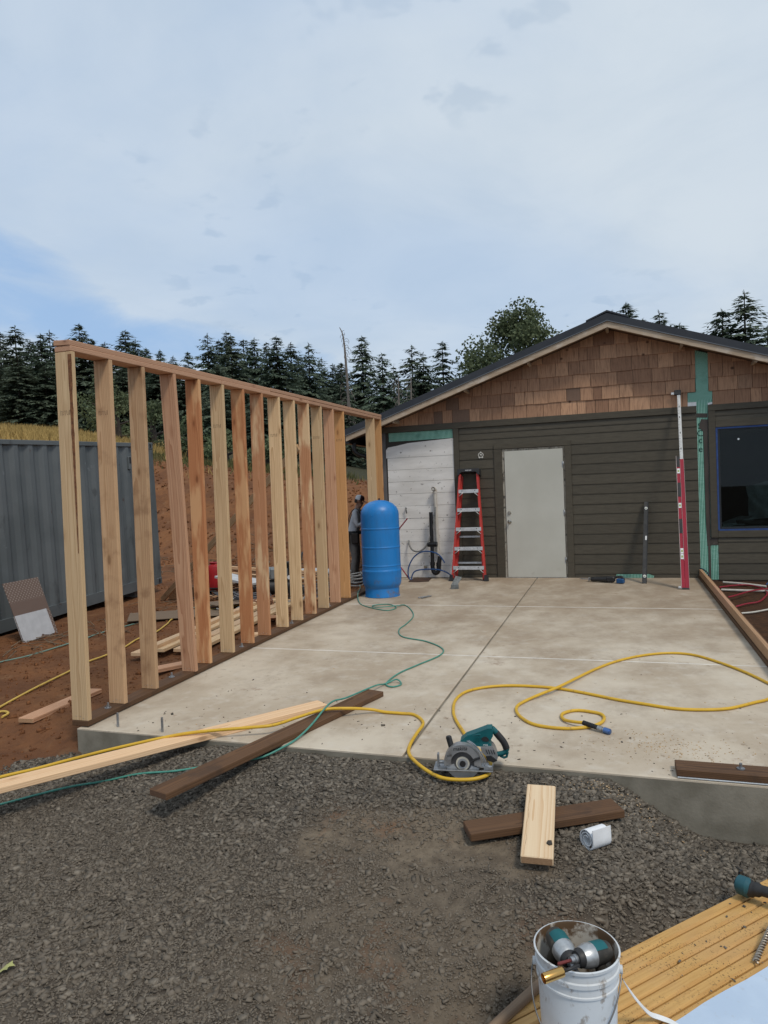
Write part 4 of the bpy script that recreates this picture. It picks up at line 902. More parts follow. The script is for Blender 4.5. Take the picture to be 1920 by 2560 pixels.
yh = thing('air_hose', 'yellow air hose looping across the slab and around the circular saw', 'hose', P3[0]); bY = Vector(P3[0])
q = B(); q.tube([p-bY for p in spline(Y1+Y2+P3, 7)], HR, 10); q.build('hose_line', M_yel, yh, fix=False)
q = B(); cp = [Vector(p) for p in ((1.455, -6.752, sz(-6.75)+.033), (1.545, -6.803, sz(-6.8)+.024))]
d_ = cp[1]-cp[0]
for i in range(9): a = cp[0]+d_*(i/9.0); q.cyl(a-bY, a+d_*.06-bY, .0155, n=12)
q.cyl(cp[0]-bY, cp[1]-bY, .0125, n=12); q.build('strain_relief', M_blkpl, yh)
q = B(); q.cyl(cp[1]-bY, cp[1]+d_*.3-bY, .016, n=10); q.cyl(cp[1]+d_*.3-bY, cp[1]+d_*.45-bY, .012, n=10); q.build('fitting', M_steel, yh)
q = B(); q.cyl(cp[1]+d_*.42-bY, cp[1]+d_*.80-bY, .0185, n=14); q.cyl(cp[1]+d_*.80-bY, cp[1]+d_*.84-bY, .0135, n=14); q.build('coupler', mat('coupler_blue', (.10, .19, .42), rough=.3, metal=.7), yh)
M_grn = mat('green_hose', (.075, .275, .215), (.06, .22, .17), 20, rough=.45, world=True)
G1 = [(-2.20, -.95, -.02), (-1.95, -1.60, .03), (-1.84, -2.0, .0), (-1.614, -2.526), (-1.367, -2.812), (-1.090, -2.985), (-1.02, -2.80), (-1.20, -2.56), (-1.38, -2.66), (-1.26, -2.86), (-1.03, -2.76), (-.976, -2.60), (-.82, -2.85), (-.649, -3.305), (-.60, -3.75), (-.591, -4.078), (-.451, -4.404), (-.158, -4.574), (.073, -4.840), (.115, -5.105), (-.002, -5.478), (-.084, -5.760), (-.094, -6.05), (-.02, -6.13), (.03, -6.05), (-.03, -5.98), (-.10, -6.06), (-.122, -6.245, -.082), (-.219, -6.587, -.080), (-.265, -6.742, -.066), (-.251, -6.941, -.064), (-.245, -7.150, -.095), (-.265, -7.324, -.128), (-.303, -7.46, -.145), (-.40, -7.58, -.175), (-.55, -7.64, -.19), (-.719, -7.681), (-.898, -7.756), (-1.105, -7.814), (-1.307, -7.882), (-1.483, -7.976), (-1.634, -8.091), (-1.770, -8.213), (-2.1, -8.5), (-2.9, -9.3), (-3.6, -10.1), (-4.6, -10.8)]
lf2 = {9: .014, 10: .016, 25: .016}
hose('air_hose', 'thin green air hose winding over the slab and under the dark plank', [p if len(p) == 3 else (p[0], p[1], (sz(p[1]) if p[1] > -7.43 else gh(*p)+.006)+.0075+lf2.get(i, 0)) for i, p in enumerate(G1)], .0065, M_grn)

# ---------------------------------------------------------------- circular saw
U = .00041
cs = thing('circular_saw', 'teal and grey corded circular saw standing at the slab edge', 'power saw', (.845, -7.55, -.206), (0, 0, R(8)))
def C(x, y): return ((x-650)*U, (740-y)*U+.095)       # side view in saw units, origin under the blade centre
M_mag = mat('cast_magnesium', (.36, .36, .36), (.27, .27, .27), 25, rough=.45, metal=.5, dirt=((.16, .13, .10), 22, .55, .68, .5))
M_lg = mat('guard_grey', (.50, .51, .52), (.42, .43, .44), 22, rough=.4, metal=.5)
q = B(); n = 26; cx0, cz0 = C(650, 730)
ro, ri = 252*U, 158*U; an = [R(-8)+R(196)*i/n for i in range(n+1)]
v = []
for a in an:
    for r_, y in ((ro, -.030), (ro, .034), (ri, .034), (ri, -.030)): v.append((cx0+r_*math.cos(a), y, cz0+r_*math.sin(a)))
f = [(4*i+j, 4*i+(j+1) % 4, 4*(i+1)+(j+1) % 4, 4*(i+1)+j) for i in range(n) for j in range(4)]+[(0, 1, 2, 3), (4*n+3, 4*n+2, 4*n+1, 4*n)]
q.add(v, f); q.prism([(cx0+ri*1.02*math.cos(a), cz0+ri*1.02*math.sin(a)) for a in an], .010, .032); ug = q.build('upper_guard', M_mag, cs)
q = B(); q.cyl((cx0, -.006, cz0-.006), (cx0, -.009, cz0-.006), 190*U, n=40); bl = q.build('saw_blade', mat('blade_steel', (.16, .16, .165), (.11, .11, .115), 30, rough=.4, metal=.7), cs)
q = B(); q.cyl((cx0, -.009, cz0-.006), (cx0, -.0115, cz0-.006), 92*U, n=28); q.build('blade_label', mat('label_cream', (.62, .58, .48), rough=.5), bl)
q = B(); q.cyl((cx0, -.0115, cz0-.006), (cx0, -.0135, cz0-.006), 70*U, n=24); q.build('flange', M_lg, bl); q = B(); q.cyl((cx0, -.0135, cz0-.006), (cx0, -.024, cz0-.006), 42*U, n=8); q.build('arbor_nut', M_blkpl, bl)
q = B(); rl0, rl1 = 232*U, 120*U; an2 = [R(192)+R(150)*i/20 for i in range(21)]
q.prism([(cx0+rl0*math.cos(a), cz0+rl0*math.sin(a)) for a in an2]+[(cx0+rl1*math.cos(a), cz0+rl1*math.sin(a)) for a in an2[::-1]], -.016, -.001)
q.prism([(cx0+rl0*math.cos(a), cz0+rl0*math.sin(a)) for a in an2[:12]], .0, .012)
q.build('lower_guard', M_lg, cs)
q = B(); bx0, bz = C(255, 822); bx1, _ = C(1052, 812); q.box2((bx0, -.040, bz-.003), (bx1, -.022, bz+.003), .001); q.box2((bx0, .018, bz-.003), (bx1, .085, bz+.003), .001); q.box2((bx0, -.0215, bz-.003), (bx0+.07, .017, bz+.003)); q.box2((bx1-.05, -.0215, bz-.003), (bx1, .017, bz+.003)); q.build('base_plate', M_steel, cs)
q = B(); x0, z0 = C(300, 815); x1, z1 = C(326, 635); q.box2((x0, .0, z0), (x1, .03, z1), .002); q.box2((x1, .0, C(0, 770)[1]), (C(470, 0)[0], .02, C(0, 735)[1]), .002); q.build('front_bracket', M_steel, cs)
def P(L): return [C(*p) for p in L]
q = B(); q.prism(P([(620, 470), (700, 405), (840, 352), (990, 292), (1050, 288), (1068, 330), (1062, 395), (1030, 450), (1000, 470), (1040, 525), (900, 540), (760, 520)]), .022, .098); mh = q.build('motor_housing', M_teal, cs)
q = B(); q.prism(P([(905, 430), (930, 405), (970, 398), (1000, 420), (1010, 450), (980, 466), (930, 460)]), .018, .0215); q.build('trigger_opening', M_blkpl, mh)
q = B(); q.tube([Vector((*C(720, 400)[:1], .03, C(720, 400)[1])), Vector((C(880, 375)[0], .024, C(880, 375)[1])), Vector((C(895, 380)[0], .024, C(895, 380)[1]))], .006, 8)
for i in range(7): q.box((C(820+i*12, 0)[0], .0205, C(0, 445)[1]), (.0018, .003, .03), (0, .35, 0))
q.build('vent_rib', M_teal, mh)
hp_ = [Vector((C(*p)[0], .06, C(*p)[1])) for p in ((1045, 315), (1090, 360), (1140, 420), (1195, 490), (1228, 560), (1232, 610), (1190, 650), (1110, 668))]
sp_ = spline(hp_, 4); q = B(); q.tube(sp_, .016, 12, rr=[.018 if i < 5 else (.0165 if i < 20 else .014) for i in range(len(sp_))]); q.build('rear_handle', M_teal, cs)
q = B(); g_ = sp_[5:19]; q.tube(g_, .019, 12); q.build('grip', M_blkpl, cs)
q = B(); q.tube([Vector((C(*p)[0], .06, C(*p)[1])) for p in ((1225, 610), (1250, 640), (1235, 700), (1200, 712), (1150, 690))], .007, 8); q.build('lower_loop', M_teal, cs)
q = B(); q.prism(P([(895, 535), (1055, 522), (1085, 570), (1120, 672), (1105, 700), (1010, 690), (950, 640), (905, 600)]), .006, .09); q.build('gear_case', M_mag, cs)
q = B()
for i in range(4): q.box((C(975+i*32, 0)[0], .005, C(0, 590)[1]), (.004, .004, .026), (0, -.35, 0))
q.build('vent_slot', M_blkpl, cs)
q = B(); q.prism(P([(960, 650), (1030, 640), (1110, 700), (1060, 725), (980, 700)]), -.006, .03); q.build('lock_lever', M_blkpl, cs)
for dx, y in ((0, -.036), (22, -.030)): q = B(); q.tube(spline([Vector((C(*p)[0]+dx*U, y, C(*p)[1])) for p in ((720, 415), (800, 470), (870, 555), (920, 650), (950, 735), (1020, 765))], 4), .0035, 8); q.build('depth_guide', M_steel, cs)
q = B(); q.tube([Vector((C(*p)[0], -.034, C(*p)[1])) for p in ((770, 698), (820, 665), (888, 640))], .0065, 8); q.build('guard_lever', M_blkpl, cs)
q = B(); a = C(458, 410); b = C(495, 560); q.tube([Vector((a[0], .03, a[1])), Vector((a[0]+.001, .03, a[1]-.006)), Vector((b[0], .03, b[1]))], .016, 14, rr=[.013, .0165, .0165]); q.cyl((a[0], .012, a[1]-.008), (a[0], .0125, a[1]-.008), .008, n=10); q.build('front_knob', M_blkpl, cs)
tx, tz = C(622, 528); text_mesh('lettering', 'makita', .030, M_blkpl, ug, T(tx, -.0312, tz) @ RY(R(-4)) @ RX(R(90)), shear=.25)
tx, tz = C(478, 628); text_mesh('lettering', '5377', .014, M_blkpl, ug, T(tx, -.0312, tz) @ RY(R(-14)) @ RX(R(90)))
tx, tz = C(960, 514); text_mesh('lettering', 'MAG', .012, M_pure, mh, T(tx, .0205, tz) @ RY(R(-4)) @ RX(R(90)))

# ---------------------------------------------------------------- foam strip roll
fr_ = thing('foam_roll', 'rolled white foam strip lying on the gravel beside the dark offcut', 'foam roll', (1.56, -7.985, gh(1.56, -7.985)+.041), (0, 0, R(-46)))
q = B(); rr_ = [.018+.0009*i if i < 30 else .045 for i in range(44)]; ang = [i*.42 for i in range(44)]
pr = [(r_*math.cos(a-ang[-1]+.25), r_*math.sin(a-ang[-1]+.25)) for r_, a in zip(rr_, ang)]
last = pr[-1]; tdir = Vector((pr[-1][0]-pr[-2][0], pr[-1][1]-pr[-2][1])).normalized()
for i in range(1, 5): pr.append((last[0]+tdir.x*.013*i, last[1]+tdir.y*.012*i))
v = []; f = []
for i, (a, b) in enumerate(pr):
    nx_ = Vector((pr[min(i+1, len(pr)-1)][0]-pr[max(i-1, 0)][0], pr[min(i+1, len(pr)-1)][1]-pr[max(i-1, 0)][1])).normalized(); nn = Vector((-nx_.y, nx_.x))*.0018
    for sx_, ln in ((1, -.054), (1, .054), (-1, .054), (-1, -.054)): v.append((a+nn.x*sx_, ln, b+nn.y*sx_))
for i in range(len(pr)-1):
    for j in range(4): f.append((4*i+j, 4*i+(j+1) % 4, 4*i+4+(j+1) % 4, 4*i+4+j))
f += [(3, 2, 1, 0), tuple(4*(len(pr)-1)+j for j in range(4))]
q.add(v, f, True); q.build('foam_strip', mat('white_foam', (.78, .80, .82), rough=.75), fr_)
# ---------------------------------------------------------------- pile of narrow pine boards with a bucket on it
W_pine = wood('yellow_pine', (.56, .345, .125), (.45, .25, .075), 60, knots=False, rough=.65, ringamt=.4, rnd=.05)
k = NT('yellow_pine_dirty'); o_ = k.obj(); p_ = k.pos(); r_ = k.rnd()
g_ = k.noise(k.vmath('MULTIPLY', k.vmath('ADD', o_, (0, 0, 0)), (5, 90, 90)), 1, 4)
c = k.mix(k.step(g_, .35, .7), (.56, .335, .115), (.46, .255, .08))
c = k.mix(k.step(k.noise(k.vmath('MULTIPLY', p_, (1, 1, 1)), 3, 5), .45, .7, 0, .5), c, (.50, .30, .13))
sp1 = k.math('MULTIPLY', k.step(k.noise(p_, 130, 3, .5), .60, .66), k.step(k.noise(p_, 4.2, 4), .40, .56))
c = k.mix(k.math('MULTIPLY', sp1, .85), c, (.10, .055, .025)); c = k.mix(k.step(k.noise(p_, 11, 6, .7), .62, .72, 0, .45), c, (.24, .14, .06)); k.bump(g_, .3, .002)
M_pine = k.fin(c, .62, 0, .3)
pz = -.469; pd = Vector((PD[0], PD[1], 0)); pn = Vector((PD[1], -PD[0], 0)); pb0 = Vector((1.658, -8.479, pz))
for i in range(13):
    a0 = -.95+random.uniform(-.03, .03) if i else -.62
    o0 = pb0+pn*(.027+i*.0552)+pd*((a0+1.9)/2); L = 1.9-a0
    v, f = cbox_data(L, .0498, .038, .008); me = bpy.data.meshes.new('pine_board'); me.from_pydata(v, [], f); fixn(me); me.materials.append(M_pine)
    o = bpy.data.objects.new('pine_board', me); COL.objects.link(o); o.matrix_world = frame(o0+Vector((0, 0, random.uniform(-.0015, .0015))), pd, (0, 0, 1))
    nth = ['first', 'second', 'third', 'fourth', 'fifth', 'sixth', 'seventh', 'eighth', 'ninth', 'tenth', 'eleventh', 'twelfth', 'thirteenth'][i]
    tag(o, f'yellow pine board, {nth} from the gravel side of the pile', 'lumber', 'narrow pine boards in the pile')
# stones that rolled on the pile
PM = Matrix(((pd.x, pn.x, 0, pb0.x), (pd.y, pn.y, 0, pb0.y), (0, 0, 1, pz+.019), (0, 0, 0, 1)))
n = 46; uu = RNG.uniform(.05, 1.0, n); vv = RNG.uniform(.03, .62, n)
chips = stones('stone_chips', pb0.x+pd.x*uu+pn.x*vv, pb0.y+pd.y*uu+pn.y*vv, RNG.uniform(.0025, .006, n), .6, M_stone, zf=lambda x, y: np.full(len(x), pz+.019), extra={'dust': np.zeros(n)})
tag(chips, 'small stone chips scattered on the pine boards', 'stone chips', kind='stuff')
# pale blue sheet at the corner
M_sheet = mat('pale_blue_film', (.50, .60, .72), (.43, .53, .66), 5, rough=.4, dirt=((.40, .42, .45), 30, .58, .70, .5))
q = B(); c0 = pb0+pn*.365
r0 = random.Random(5); e = []
for i in range(24): e.append(c0+pd*(-.9+i*.115)+pn*r0.uniform(-.004, .006)+Vector((0, 0, .026+r0.uniform(0, .002))))
v = e+[p+pn*.45 for p in e]; n = len(e); v += [p-Vector((0, 0, .004)) for p in v]
f = []
for i in range(n-1): f += [(i, i+1, n+i+1, n+i), (2*n+i, 3*n+i, 3*n+i+1, 2*n+i+1), (i, 2*n+i, 2*n+i+1, i+1)]
q.add(v, f, True); tag(q.build('plastic_film', M_sheet), 'pale blue plastic film over the near side of the pine boards', 'plastic film')
# bucket
k = NT('bucket_plastic'); o_ = k.obj(); c = k.mix(k.step(k.noise(o_, 5, 5), .4, .7), (.60, .62, .63), (.52, .54, .55)); c = k.mix(k.step(k.noise(k.vmath('MULTIPLY', o_, (1, 1, .6)), 26, 6, .65), .55, .66, 0, .75), c, (.24, .19, .145)); c = k.mix(k.step(k.noise(k.vmath('MULTIPLY', o_, (1, 1, .25)), 22, 5, .6), .58, .70, 0, .4), c, (.34, .30, .25)); M_buck = k.fin(c, .42, 0, .45)
k = NT('bucket_inside'); o_ = k.obj(); c = k.mix(k.step(k.noise(o_, 9, 8, .65), .45, .56), (.42, .39, .34), (.085, .048, .022)); M_bin = k.fin(c, .6, 0, .35)
bk_ = thing('bucket', 'white plastic bucket holding two impact drivers on the pine boards', 'bucket', (1.535, -9.055, pz+.0195)); bh = .362
q = B(); q.lathe([(.001, 0), (.112, 0), (.116, .006), (.1215, .19), (.1255, .272), (.130, .274), (.130, .280), (.1265, .282), (.127, .306), (.1325, .309), (.1325, .322), (.128, .325), (.1285, .350), (.1345, .353), (.1355, .362), (.130, .3635)], 48); q.build('bucket_wall', M_buck, bk_)
q = B(); q.lathe([(.130, .3632), (.1265, .358), (.1215, .25), (.108, .02), (.001, .018)], 48); q.build('bucket_inside', M_bin, bk_)
M_wire = mat('bail_wire', (.22, .21, .20), rough=.4, metal=.9)
vd = Vector((-.10, -1, 0)).normalized(); sd2 = Vector((.985, .10, 0)).normalized()
hw_ = []
for i in range(25): a = math.pi*i/24; hw_.append(sd2*(-.139*math.cos(a))+vd*(.152*math.sin(a)**.8)+Vector((0, 0, .300-.172*math.sin(a)**1.1)))
q = B(); q.tube(hw_, .0026, 8); q.build('bail', M_wire, bk_, fix=False)
q = B(); q.tube(hw_[8:16], .0105, 12); q.build('bail_grip', M_pure, bk_, fix=False)
for s in (-1, 1): q = B(); q.cyl(sd2*s*.124+Vector((0, 0, .300)), sd2*s*.140+Vector((0, 0, .300)), .013, n=14); q.build('bail_ear', M_buck, bk_)
# impact drivers
M_foil = mat('silver_tape', (.52, .53, .53), (.40, .41, .41), 45, rough=.38, metal=.7, dirt=((.2, .2, .2), 60, .6, .68, .6))
M_grime = mat('grimy_black', (.028, .026, .022), (.05, .045, .038), 14, rough=.55, dirt=((.13, .10, .07), 24, .55, .68, .6))
def driver(label, nose, back, up, wide):
    nose = Vector(nose); back = Vector(back); M = frame(back, nose-back, up); L = (nose-back).length
    t = thing('impact_driver', label, 'power tool', mw=M, group=None)
    ss_ = [(.0, .020), (.006, .029), (.03, .034), (.075, .035), (.100, .033)]
    q = B(); q.tube([(x, 0, 0) for x, r in ss_], .03, 18, rr=[r for x, r in ss_]); q.build('motor_body', M_grime, t)
    q = B(); q.lathe([(.0348, .025), (.0360, .03), (.0362, .068), (.0350, .074)], 12, RY(R(90)), arc=(R(120), R(240))); q.build('teal_cover', M_teal, t)
    q = B(); q.tube([(.100-.028, 0, 0), (.088, 0, 0), (.11, 0, 0), (.118, 0, 0)], .03, 18, rr=[.0365, .0368, .031, .026]); q.build('taped_head', M_foil, t)
    q = B(); q.tube([(.112, 0, 0), (.122, 0, 0), (.132, 0, 0)], .02, 18, rr=[.0285, .0285, .022]); q.build('rubber_ring', M_blkpl, t)
    q = B(); q.tube([(.130, 0, 0), (.142, 0, 0), (.143, 0, 0), (.156, 0, 0)], .01, 14, rr=[.0145, .0145, .0105, .0105]); q.build('chuck', M_steel, t)
    q = B(); q.tube(spline([(.045, 0, -.02), (.035, 0, -.06), (.025, 0, -.12)], 4), .019, 12); q.build('handle', M_grime, t)
    return t
O = Vector(bk_.location)
d1 = driver('impact driver with brass socket leaning left inside the bucket', O+Vector((-.004, -.085, .350)), O+Vector((-.078, .045, .362)), (.1, .3, 1), 1)
q = B(); q.cyl((.156, 0, 0), (.185, 0, 0), .006, n=8); q.cyl((.185, 0, 0), (.19, 0, 0), .009, n=8); q.build('bit_shank', M_blkpl, d1)
d2 = driver('impact driver with red bit leaning right inside the bucket', O+Vector((.006, -.080, .372)), O+Vector((.098, .010, .358)), (-.2, .2, 1), 1)
q = B(); q.cyl((.156, 0, 0), (.200, 0, 0), .005, n=8); q.cyl((.200, 0, 0), (.206, 0, 0), .006, .002, n=8); q.build('screw_bit', mat('red_bit', (.22, .05, .045), rough=.4, metal=.5), d2)
bs = thing('brass_socket', 'shiny brass magnetic socket resting on the bucket rim', 'socket', mw=frame(O+Vector((-.082, -.222, .388)), (.78, .60, .06), (0, 0, 1)))
q = B(); q.lathe([(.0001, .012), (.0105, .012), (.0125, 0), (.0145, 0), (.015, .003), (.015, .064), (.0135, .067), (.004, .067)], 20, RY(R(90))); q.build('socket_body', mat('brass', (.72, .43, .14), (.62, .35, .11), 20, (1, 6, 6), rough=.25, metal=1), bs)
q = B(); q.cyl((.067, 0, 0), (.125, 0, .0), .005, n=8); q.build('socket_shank', M_blkpl, bs)
# round stick, strap, saw at the right edge, auger bit
M_stick = mat('weathered_handle', (.24, .165, .105), (.16, .105, .068), 5, (.4, 8, 8), rough=.8)
q = B(); a = Vector((1.42, -8.70, pz+.039)); b = Vector((1.10, -9.30, pz+.020)); M = frame(a, b-a, (0, 0, 1)); q.tube([(x, 0, 0) for x in (-.04, .2, .5, .9)], .0175, 14, rr=[.0175, .0185, .018, .0175]); o = q.build('round_handle', M_stick, None, M); tag(o, 'round weathered wooden tool handle lying behind the bucket', 'tool handle')
q = B(); st_ = spline([Vector(p) for p in ((1.672, -9.045, -.175), (1.69, -8.98, -.25), (1.718, -8.918, -.33), (1.755, -8.855, -.41), (1.79, -8.83, -.436), (1.832, -8.84, -.440), (1.90, -8.90, -.438), (2.0, -9.02, -.438))], 6)
v = []; f = []
for i, p_ in enumerate(st_):
    d_ = (st_[min(i+1, len(st_)-1)]-st_[max(i-1, 0)]).normalized(); s_ = d_.cross(Vector((.3, -.5, 1))).normalized()*.0085; n_ = s_.cross(d_).normalized()*.0009
    v += [p_-s_+n_, p_+s_+n_, p_+s_-n_, p_-s_-n_]
for i in range(len(st_)-1):
    for j in range(4): f.append((4*i+j, 4*i+(j+1) % 4, 4*i+4+(j+1) % 4, 4*i+4+j))
q.add(v, f, True); tag(q.build('strap', M_pure), 'white plastic banding strap curling from the bucket over the boards', 'strap')
rs2 = thing('cordless_tool', 'cordless tool with teal battery base lying at the right end of the boards', 'power tool', mw=frame((2.185, -7.965, -.395), (.82, -.50, -.03), (0, 0, 1)))
q = B(); q.tube([(-.030, 0, 0), (-.022, 0, 0), (.016, 0, 0), (.030, 0, 0)], .05, 16, rr=[.040, .052, .054, .040], flat=.75); q.build('battery_foot', mat('teal_dusty', (.012, .075, .100), (.02, .09, .11), 10, rough=.5), rs2)
q = B(); q.tube(spline([(.02, 0, 0), (.05, 0, .008), (.10, 0, .016), (.18, 0, .020), (.30, .0, .022)], 4), .022, 14, rr=[.036]*3+[.030]*3+[.023]*20); q.build('handle', M_blkpl, rs2)
q = B(); q.box((-.036, .045, .030), (.008, .03, .018)); q.tube([(-.02, .03, .048), (-.05, .04, .05), (-.05, .065, .03), (-.025, .06, .02)], .002, 6); q.build('belt_clip', M_blkpl, rs2)
q = B()
for i in range(3): q.box((-.034, -.012+i*.012, -.012), (.014, .003, .018))
q.build('contact', M_alu, rs2)
ab = thing('auger_bit', 'twisted steel drill bit resting on the boards at the right edge', 'drill bit', mw=frame((2.150, -8.43, -.437), (.42, .90, .10), (0, 0, 1)))
q = B(); q.cyl((0, 0, 0), (.30, 0, .02), .0045, n=8)
for s in (0, math.pi):
    hl = [Vector((x, .0085*math.cos(x*210+s), .0085*math.sin(x*210+s)+.0667*x)) for x in np.linspace(.0, .26, 90)]; q.tube(hl, .0035, 6)
q.build('bit_shaft', mat('bit_steel', (.26, .21, .16), (.40, .36, .30), 60, rough=.4, metal=.7), ab)
# yellow-green leaf
q = B(); lf = [(0, 0), (.018, .008), (.022, .024), (.034, .030), (.030, .044), (.045, .060), (.030, .062), (.020, .074), (.008, .062), (-.006, .066), (-.004, .044), (-.016, .036), (-.006, .020)]
z = gh(-.66, -9.24)+.012; q.add([(x-.68, y-9.27, z+.012*math.sin(x*60)+.01*y/.07) for x, y in lf]+[(-.672, -9.232, z+.004)], [(i, (i+1) % 13, 13) for i in range(13)], True); tag(q.build('fallen_leaf', mat('leaf_yellow', (.42, .42, .16), rough=.7), fix=False), 'pale yellow green leaf lying on the gravel at the left', 'leaf')
# sawdust and grit on the slab
M_saw = mat('sawdust', (.58, .42, .25), (.42, .28, .15), 60, rough=.9, world=True)
n = 520; x = np.concatenate([RNG.normal(1.95, .20, 300), RNG.normal(2.12, .09, 90), RNG.uniform(-1.6, 2.7, 130)]); y = np.concatenate([RNG.normal(-6.98, .12, 300), RNG.normal(-7.28, .07, 90), RNG.uniform(-7.3, -.5, 130)])
kp = (x < 2.8) & (y > -7.41); x, y = x[kp], y[kp]
tag(stones('sawdust', x, y, RNG.uniform(.0015, .0045, len(x)), .3, M_saw, flat=(.2, .5), zf=lambda a, b: SLOPE*b), 'pale sawdust and wood chips scattered on the slab', 'sawdust', kind='stuff')
n = 170; x = RNG.uniform(-1.5, 2.6, n); y = np.clip(-7.40+np.abs(RNG.normal(0, .55, n)), -7.41, -1)
tag(stones('grit', x, y, RNG.uniform(.0015, .006, n)*np.where(RNG.random(n) < .06, 2.2, 1), .35, M_stone, zf=lambda a, b: SLOPE*b, extra={'dust': np.zeros(n)}), 'bits of dark gravel kicked onto the slab', 'gravel', kind='stuff')
n = 420; x = np.concatenate([RNG.normal(1.62, .12, 210), RNG.normal(1.78, .14, 210)]); y = np.concatenate([RNG.normal(-7.50, .03, 210), RNG.normal(-7.62, .07, 210)])
kp = y < -7.44; x, y = x[kp], y[kp]
tag(stones('sawdust', x, y, RNG.uniform(.0015, .004, len(x)), 2.2, M_saw, flat=(.2, .5)), 'pale sawdust sprinkled on the gravel behind the offcuts', 'sawdust', kind='stuff')
# ---------------------------------------------------------------- shipping container
k = NT('container_paint'); p_ = k.pos(); o_ = k.obj()
c = k.mix(k.step(k.noise(p_, 1.4, 5), .35, .65), (.118, .132, .138), (.092, .105, .110))
c = k.mix(k.step(k.noise(k.vmath('MULTIPLY', p_, (1, 1, .5)), 3.2, 7, .65), .60, .70, 0, .6), c, (.045, .050, .052))
c = k.mix(k.step(k.noise(k.vmath('MULTIPLY', p_, (1, .7, 1)), 5, 7, .6), .66, .72, 0, .8), c, (.17, .19, .20))
c = k.mix(k.step(k.noise(p_, 6.5, 6, .6), .67, .73, 0, .8), c, (.075, .032, .022))
M_cont = k.fin(c, k.step(k.noise(p_, 4, 4), .3, .7, .42, .62), 0, .4)
A_ = Vector((-6.12, -4.13, -.253)); Bp = Vector((-6.33, -.31, -.076)); d_ = (Bp-A_).normalized()
ct = thing('shipping_container', 'grey corrugated steel shipping container left of the stud wall', 'container', mw=frame(Bp, d_, (0, 0, 1)))
CLN, CH = 6.06, 2.59
q = B(); pr = []; x = -.165
while x > -CLN+.2:
    for dx, y in ((0, .0), (-.072, .0), (-.140, .036), (-.212, .036)): pr.append((x+dx, y+.012))
    x -= .280
v = []; f = []
for x, y in pr: v += [(x, y, .165), (x, y, CH-.075)]
for i in range(len(pr)-1): f.append((2*i, 2*i+2, 2*i+3, 2*i+1))
q.add(v, f); v2 = [(x, 2.44-y, z) for x, y, z in v]; q.add(v2, f)
side = q.build('side_panel', M_cont, ct, fix=False)
q = B(); q.box2((-CLN+.1, .0, .0), (-.16, .05, .012)); q.box2((-CLN+.1, .0, .012), (-.16, .006, .150)); q.box2((-CLN+.1, 0, .150), (-.16, .055, .166)); q.box2((-CLN+.1, 2.39, 0), (-.16, 2.44, .166)); q.box2((-CLN+.1, .06, .09), (-.1, 2.38, .15)); q.build('bottom_rail', M_cont, ct)
q = B(); q.box2((-CLN+.1, .0, CH-.078), (-.16, .06, CH-.012), .004); q.box2((-CLN+.1, 2.38, CH-.078), (-.16, 2.44, CH-.012), .004); q.build('top_rail', M_cont, ct)
q = B(); q.box2((-CLN+.06, .03, CH-.050), (-.06, 2.41, CH-.022)); q.build('top_panel', M_cont, ct)
for xx in (-.16, -CLN):
    for yy in (0, 2.28): q = B(); q.box2((xx, yy+.004, .118), (xx+.158, yy+.156, CH-.118), .006); q.build('corner_post', M_cont, ct)
    for yy in (0, 2.278):
        for zz in (0, CH-.118):
            q = B(); q.box2((xx-.01, yy-.002, zz), (xx+.162, yy+.162, zz+.118), .008); cst = q.build('corner_casting', M_cont, ct)
            if yy == 0: q = B(); q.cyl((xx+.08, -.0025, zz+.075), (xx+.08, -.003, zz+.075), .026, n=14); q.cyl((xx+.08, -.0025, zz+.045), (xx+.08, -.003, zz+.045), .026, n=14); q.build('casting_hole', M_blkpl, cst)
q = B(); q.box2((-.13, .02, .1), (-.06, 2.42, CH-.08)); q.box2((-CLN+.06, .02, .1), (-CLN+.12, 2.42, CH-.08)); q.build('end_panel', M_cont, ct)
q = B(); q.box2((-.78, -.022, 2.12), (-.70, .02, 2.34), .006); vt = q.build('side_vent', M_cont, ct); q = B(); q.box2((-.765, -.026, 2.22), (-.715, -.021, 2.33), .003); q.build('vent_hood', M_blkpl, vt)
for xx in (-.45, -3.0, -5.6):
    z_ = -.16; q = B(); q.box2((xx-.2, .15, z_-.05), (xx+.1, .5, -.005)); q.build('support_block', mat('block_gray%d' % int(-xx*10), (.20, .19, .18), rough=.9), ct)
# gap filler: bowed sheet on the roof edge
# patterned panel leaning on it
k = NT('lattice_print'); o_ = k.obj(); sp = k.n('ShaderNodeSeparateXYZ'); k.l(o_, sp.inputs[0])
a_ = k.math('FRACT', k.math('MULTIPLY', k.math('ADD', sp.outputs[0], sp.outputs[2]), 19.0)); b_ = k.math('FRACT', k.math('MULTIPLY', k.math('SUBTRACT', sp.outputs[0], sp.outputs[2]), 19.0))
dm = k.math('MULTIPLY', k.math('LESS_THAN', k.math('ABSOLUTE', k.math('SUBTRACT', a_, .5)), .22), k.math('LESS_THAN', k.math('ABSOLUTE', k.math('SUBTRACT', b_, .5)), .22))
band = k.math('MULTIPLY', k.math('GREATER_THAN', sp.outputs[2], .36), k.math('LESS_THAN', sp.outputs[2], .53))
c = k.mix(k.math('MULTIPLY', dm, k.math('SUBTRACT', 1.0, band)), (.14, .095, .076), (.27, .22, .185)); M_latt = k.fin(c, .6, 0, .3)
pp = Vector((-5.43, -4.12, gh(-5.43, -4.12)+.01)); M = frame(pp, (-.06, 1, .02), (-.36, 0, 1))
pn_ = thing('printed_panel', 'small brown patterned panel with a white lower half leaning on the container', 'panel', mw=M)
q = B(); q.box2((-.315, .0, .0), (.295, .012, .80), .002); q.build('panel_board', M_latt, pn_)
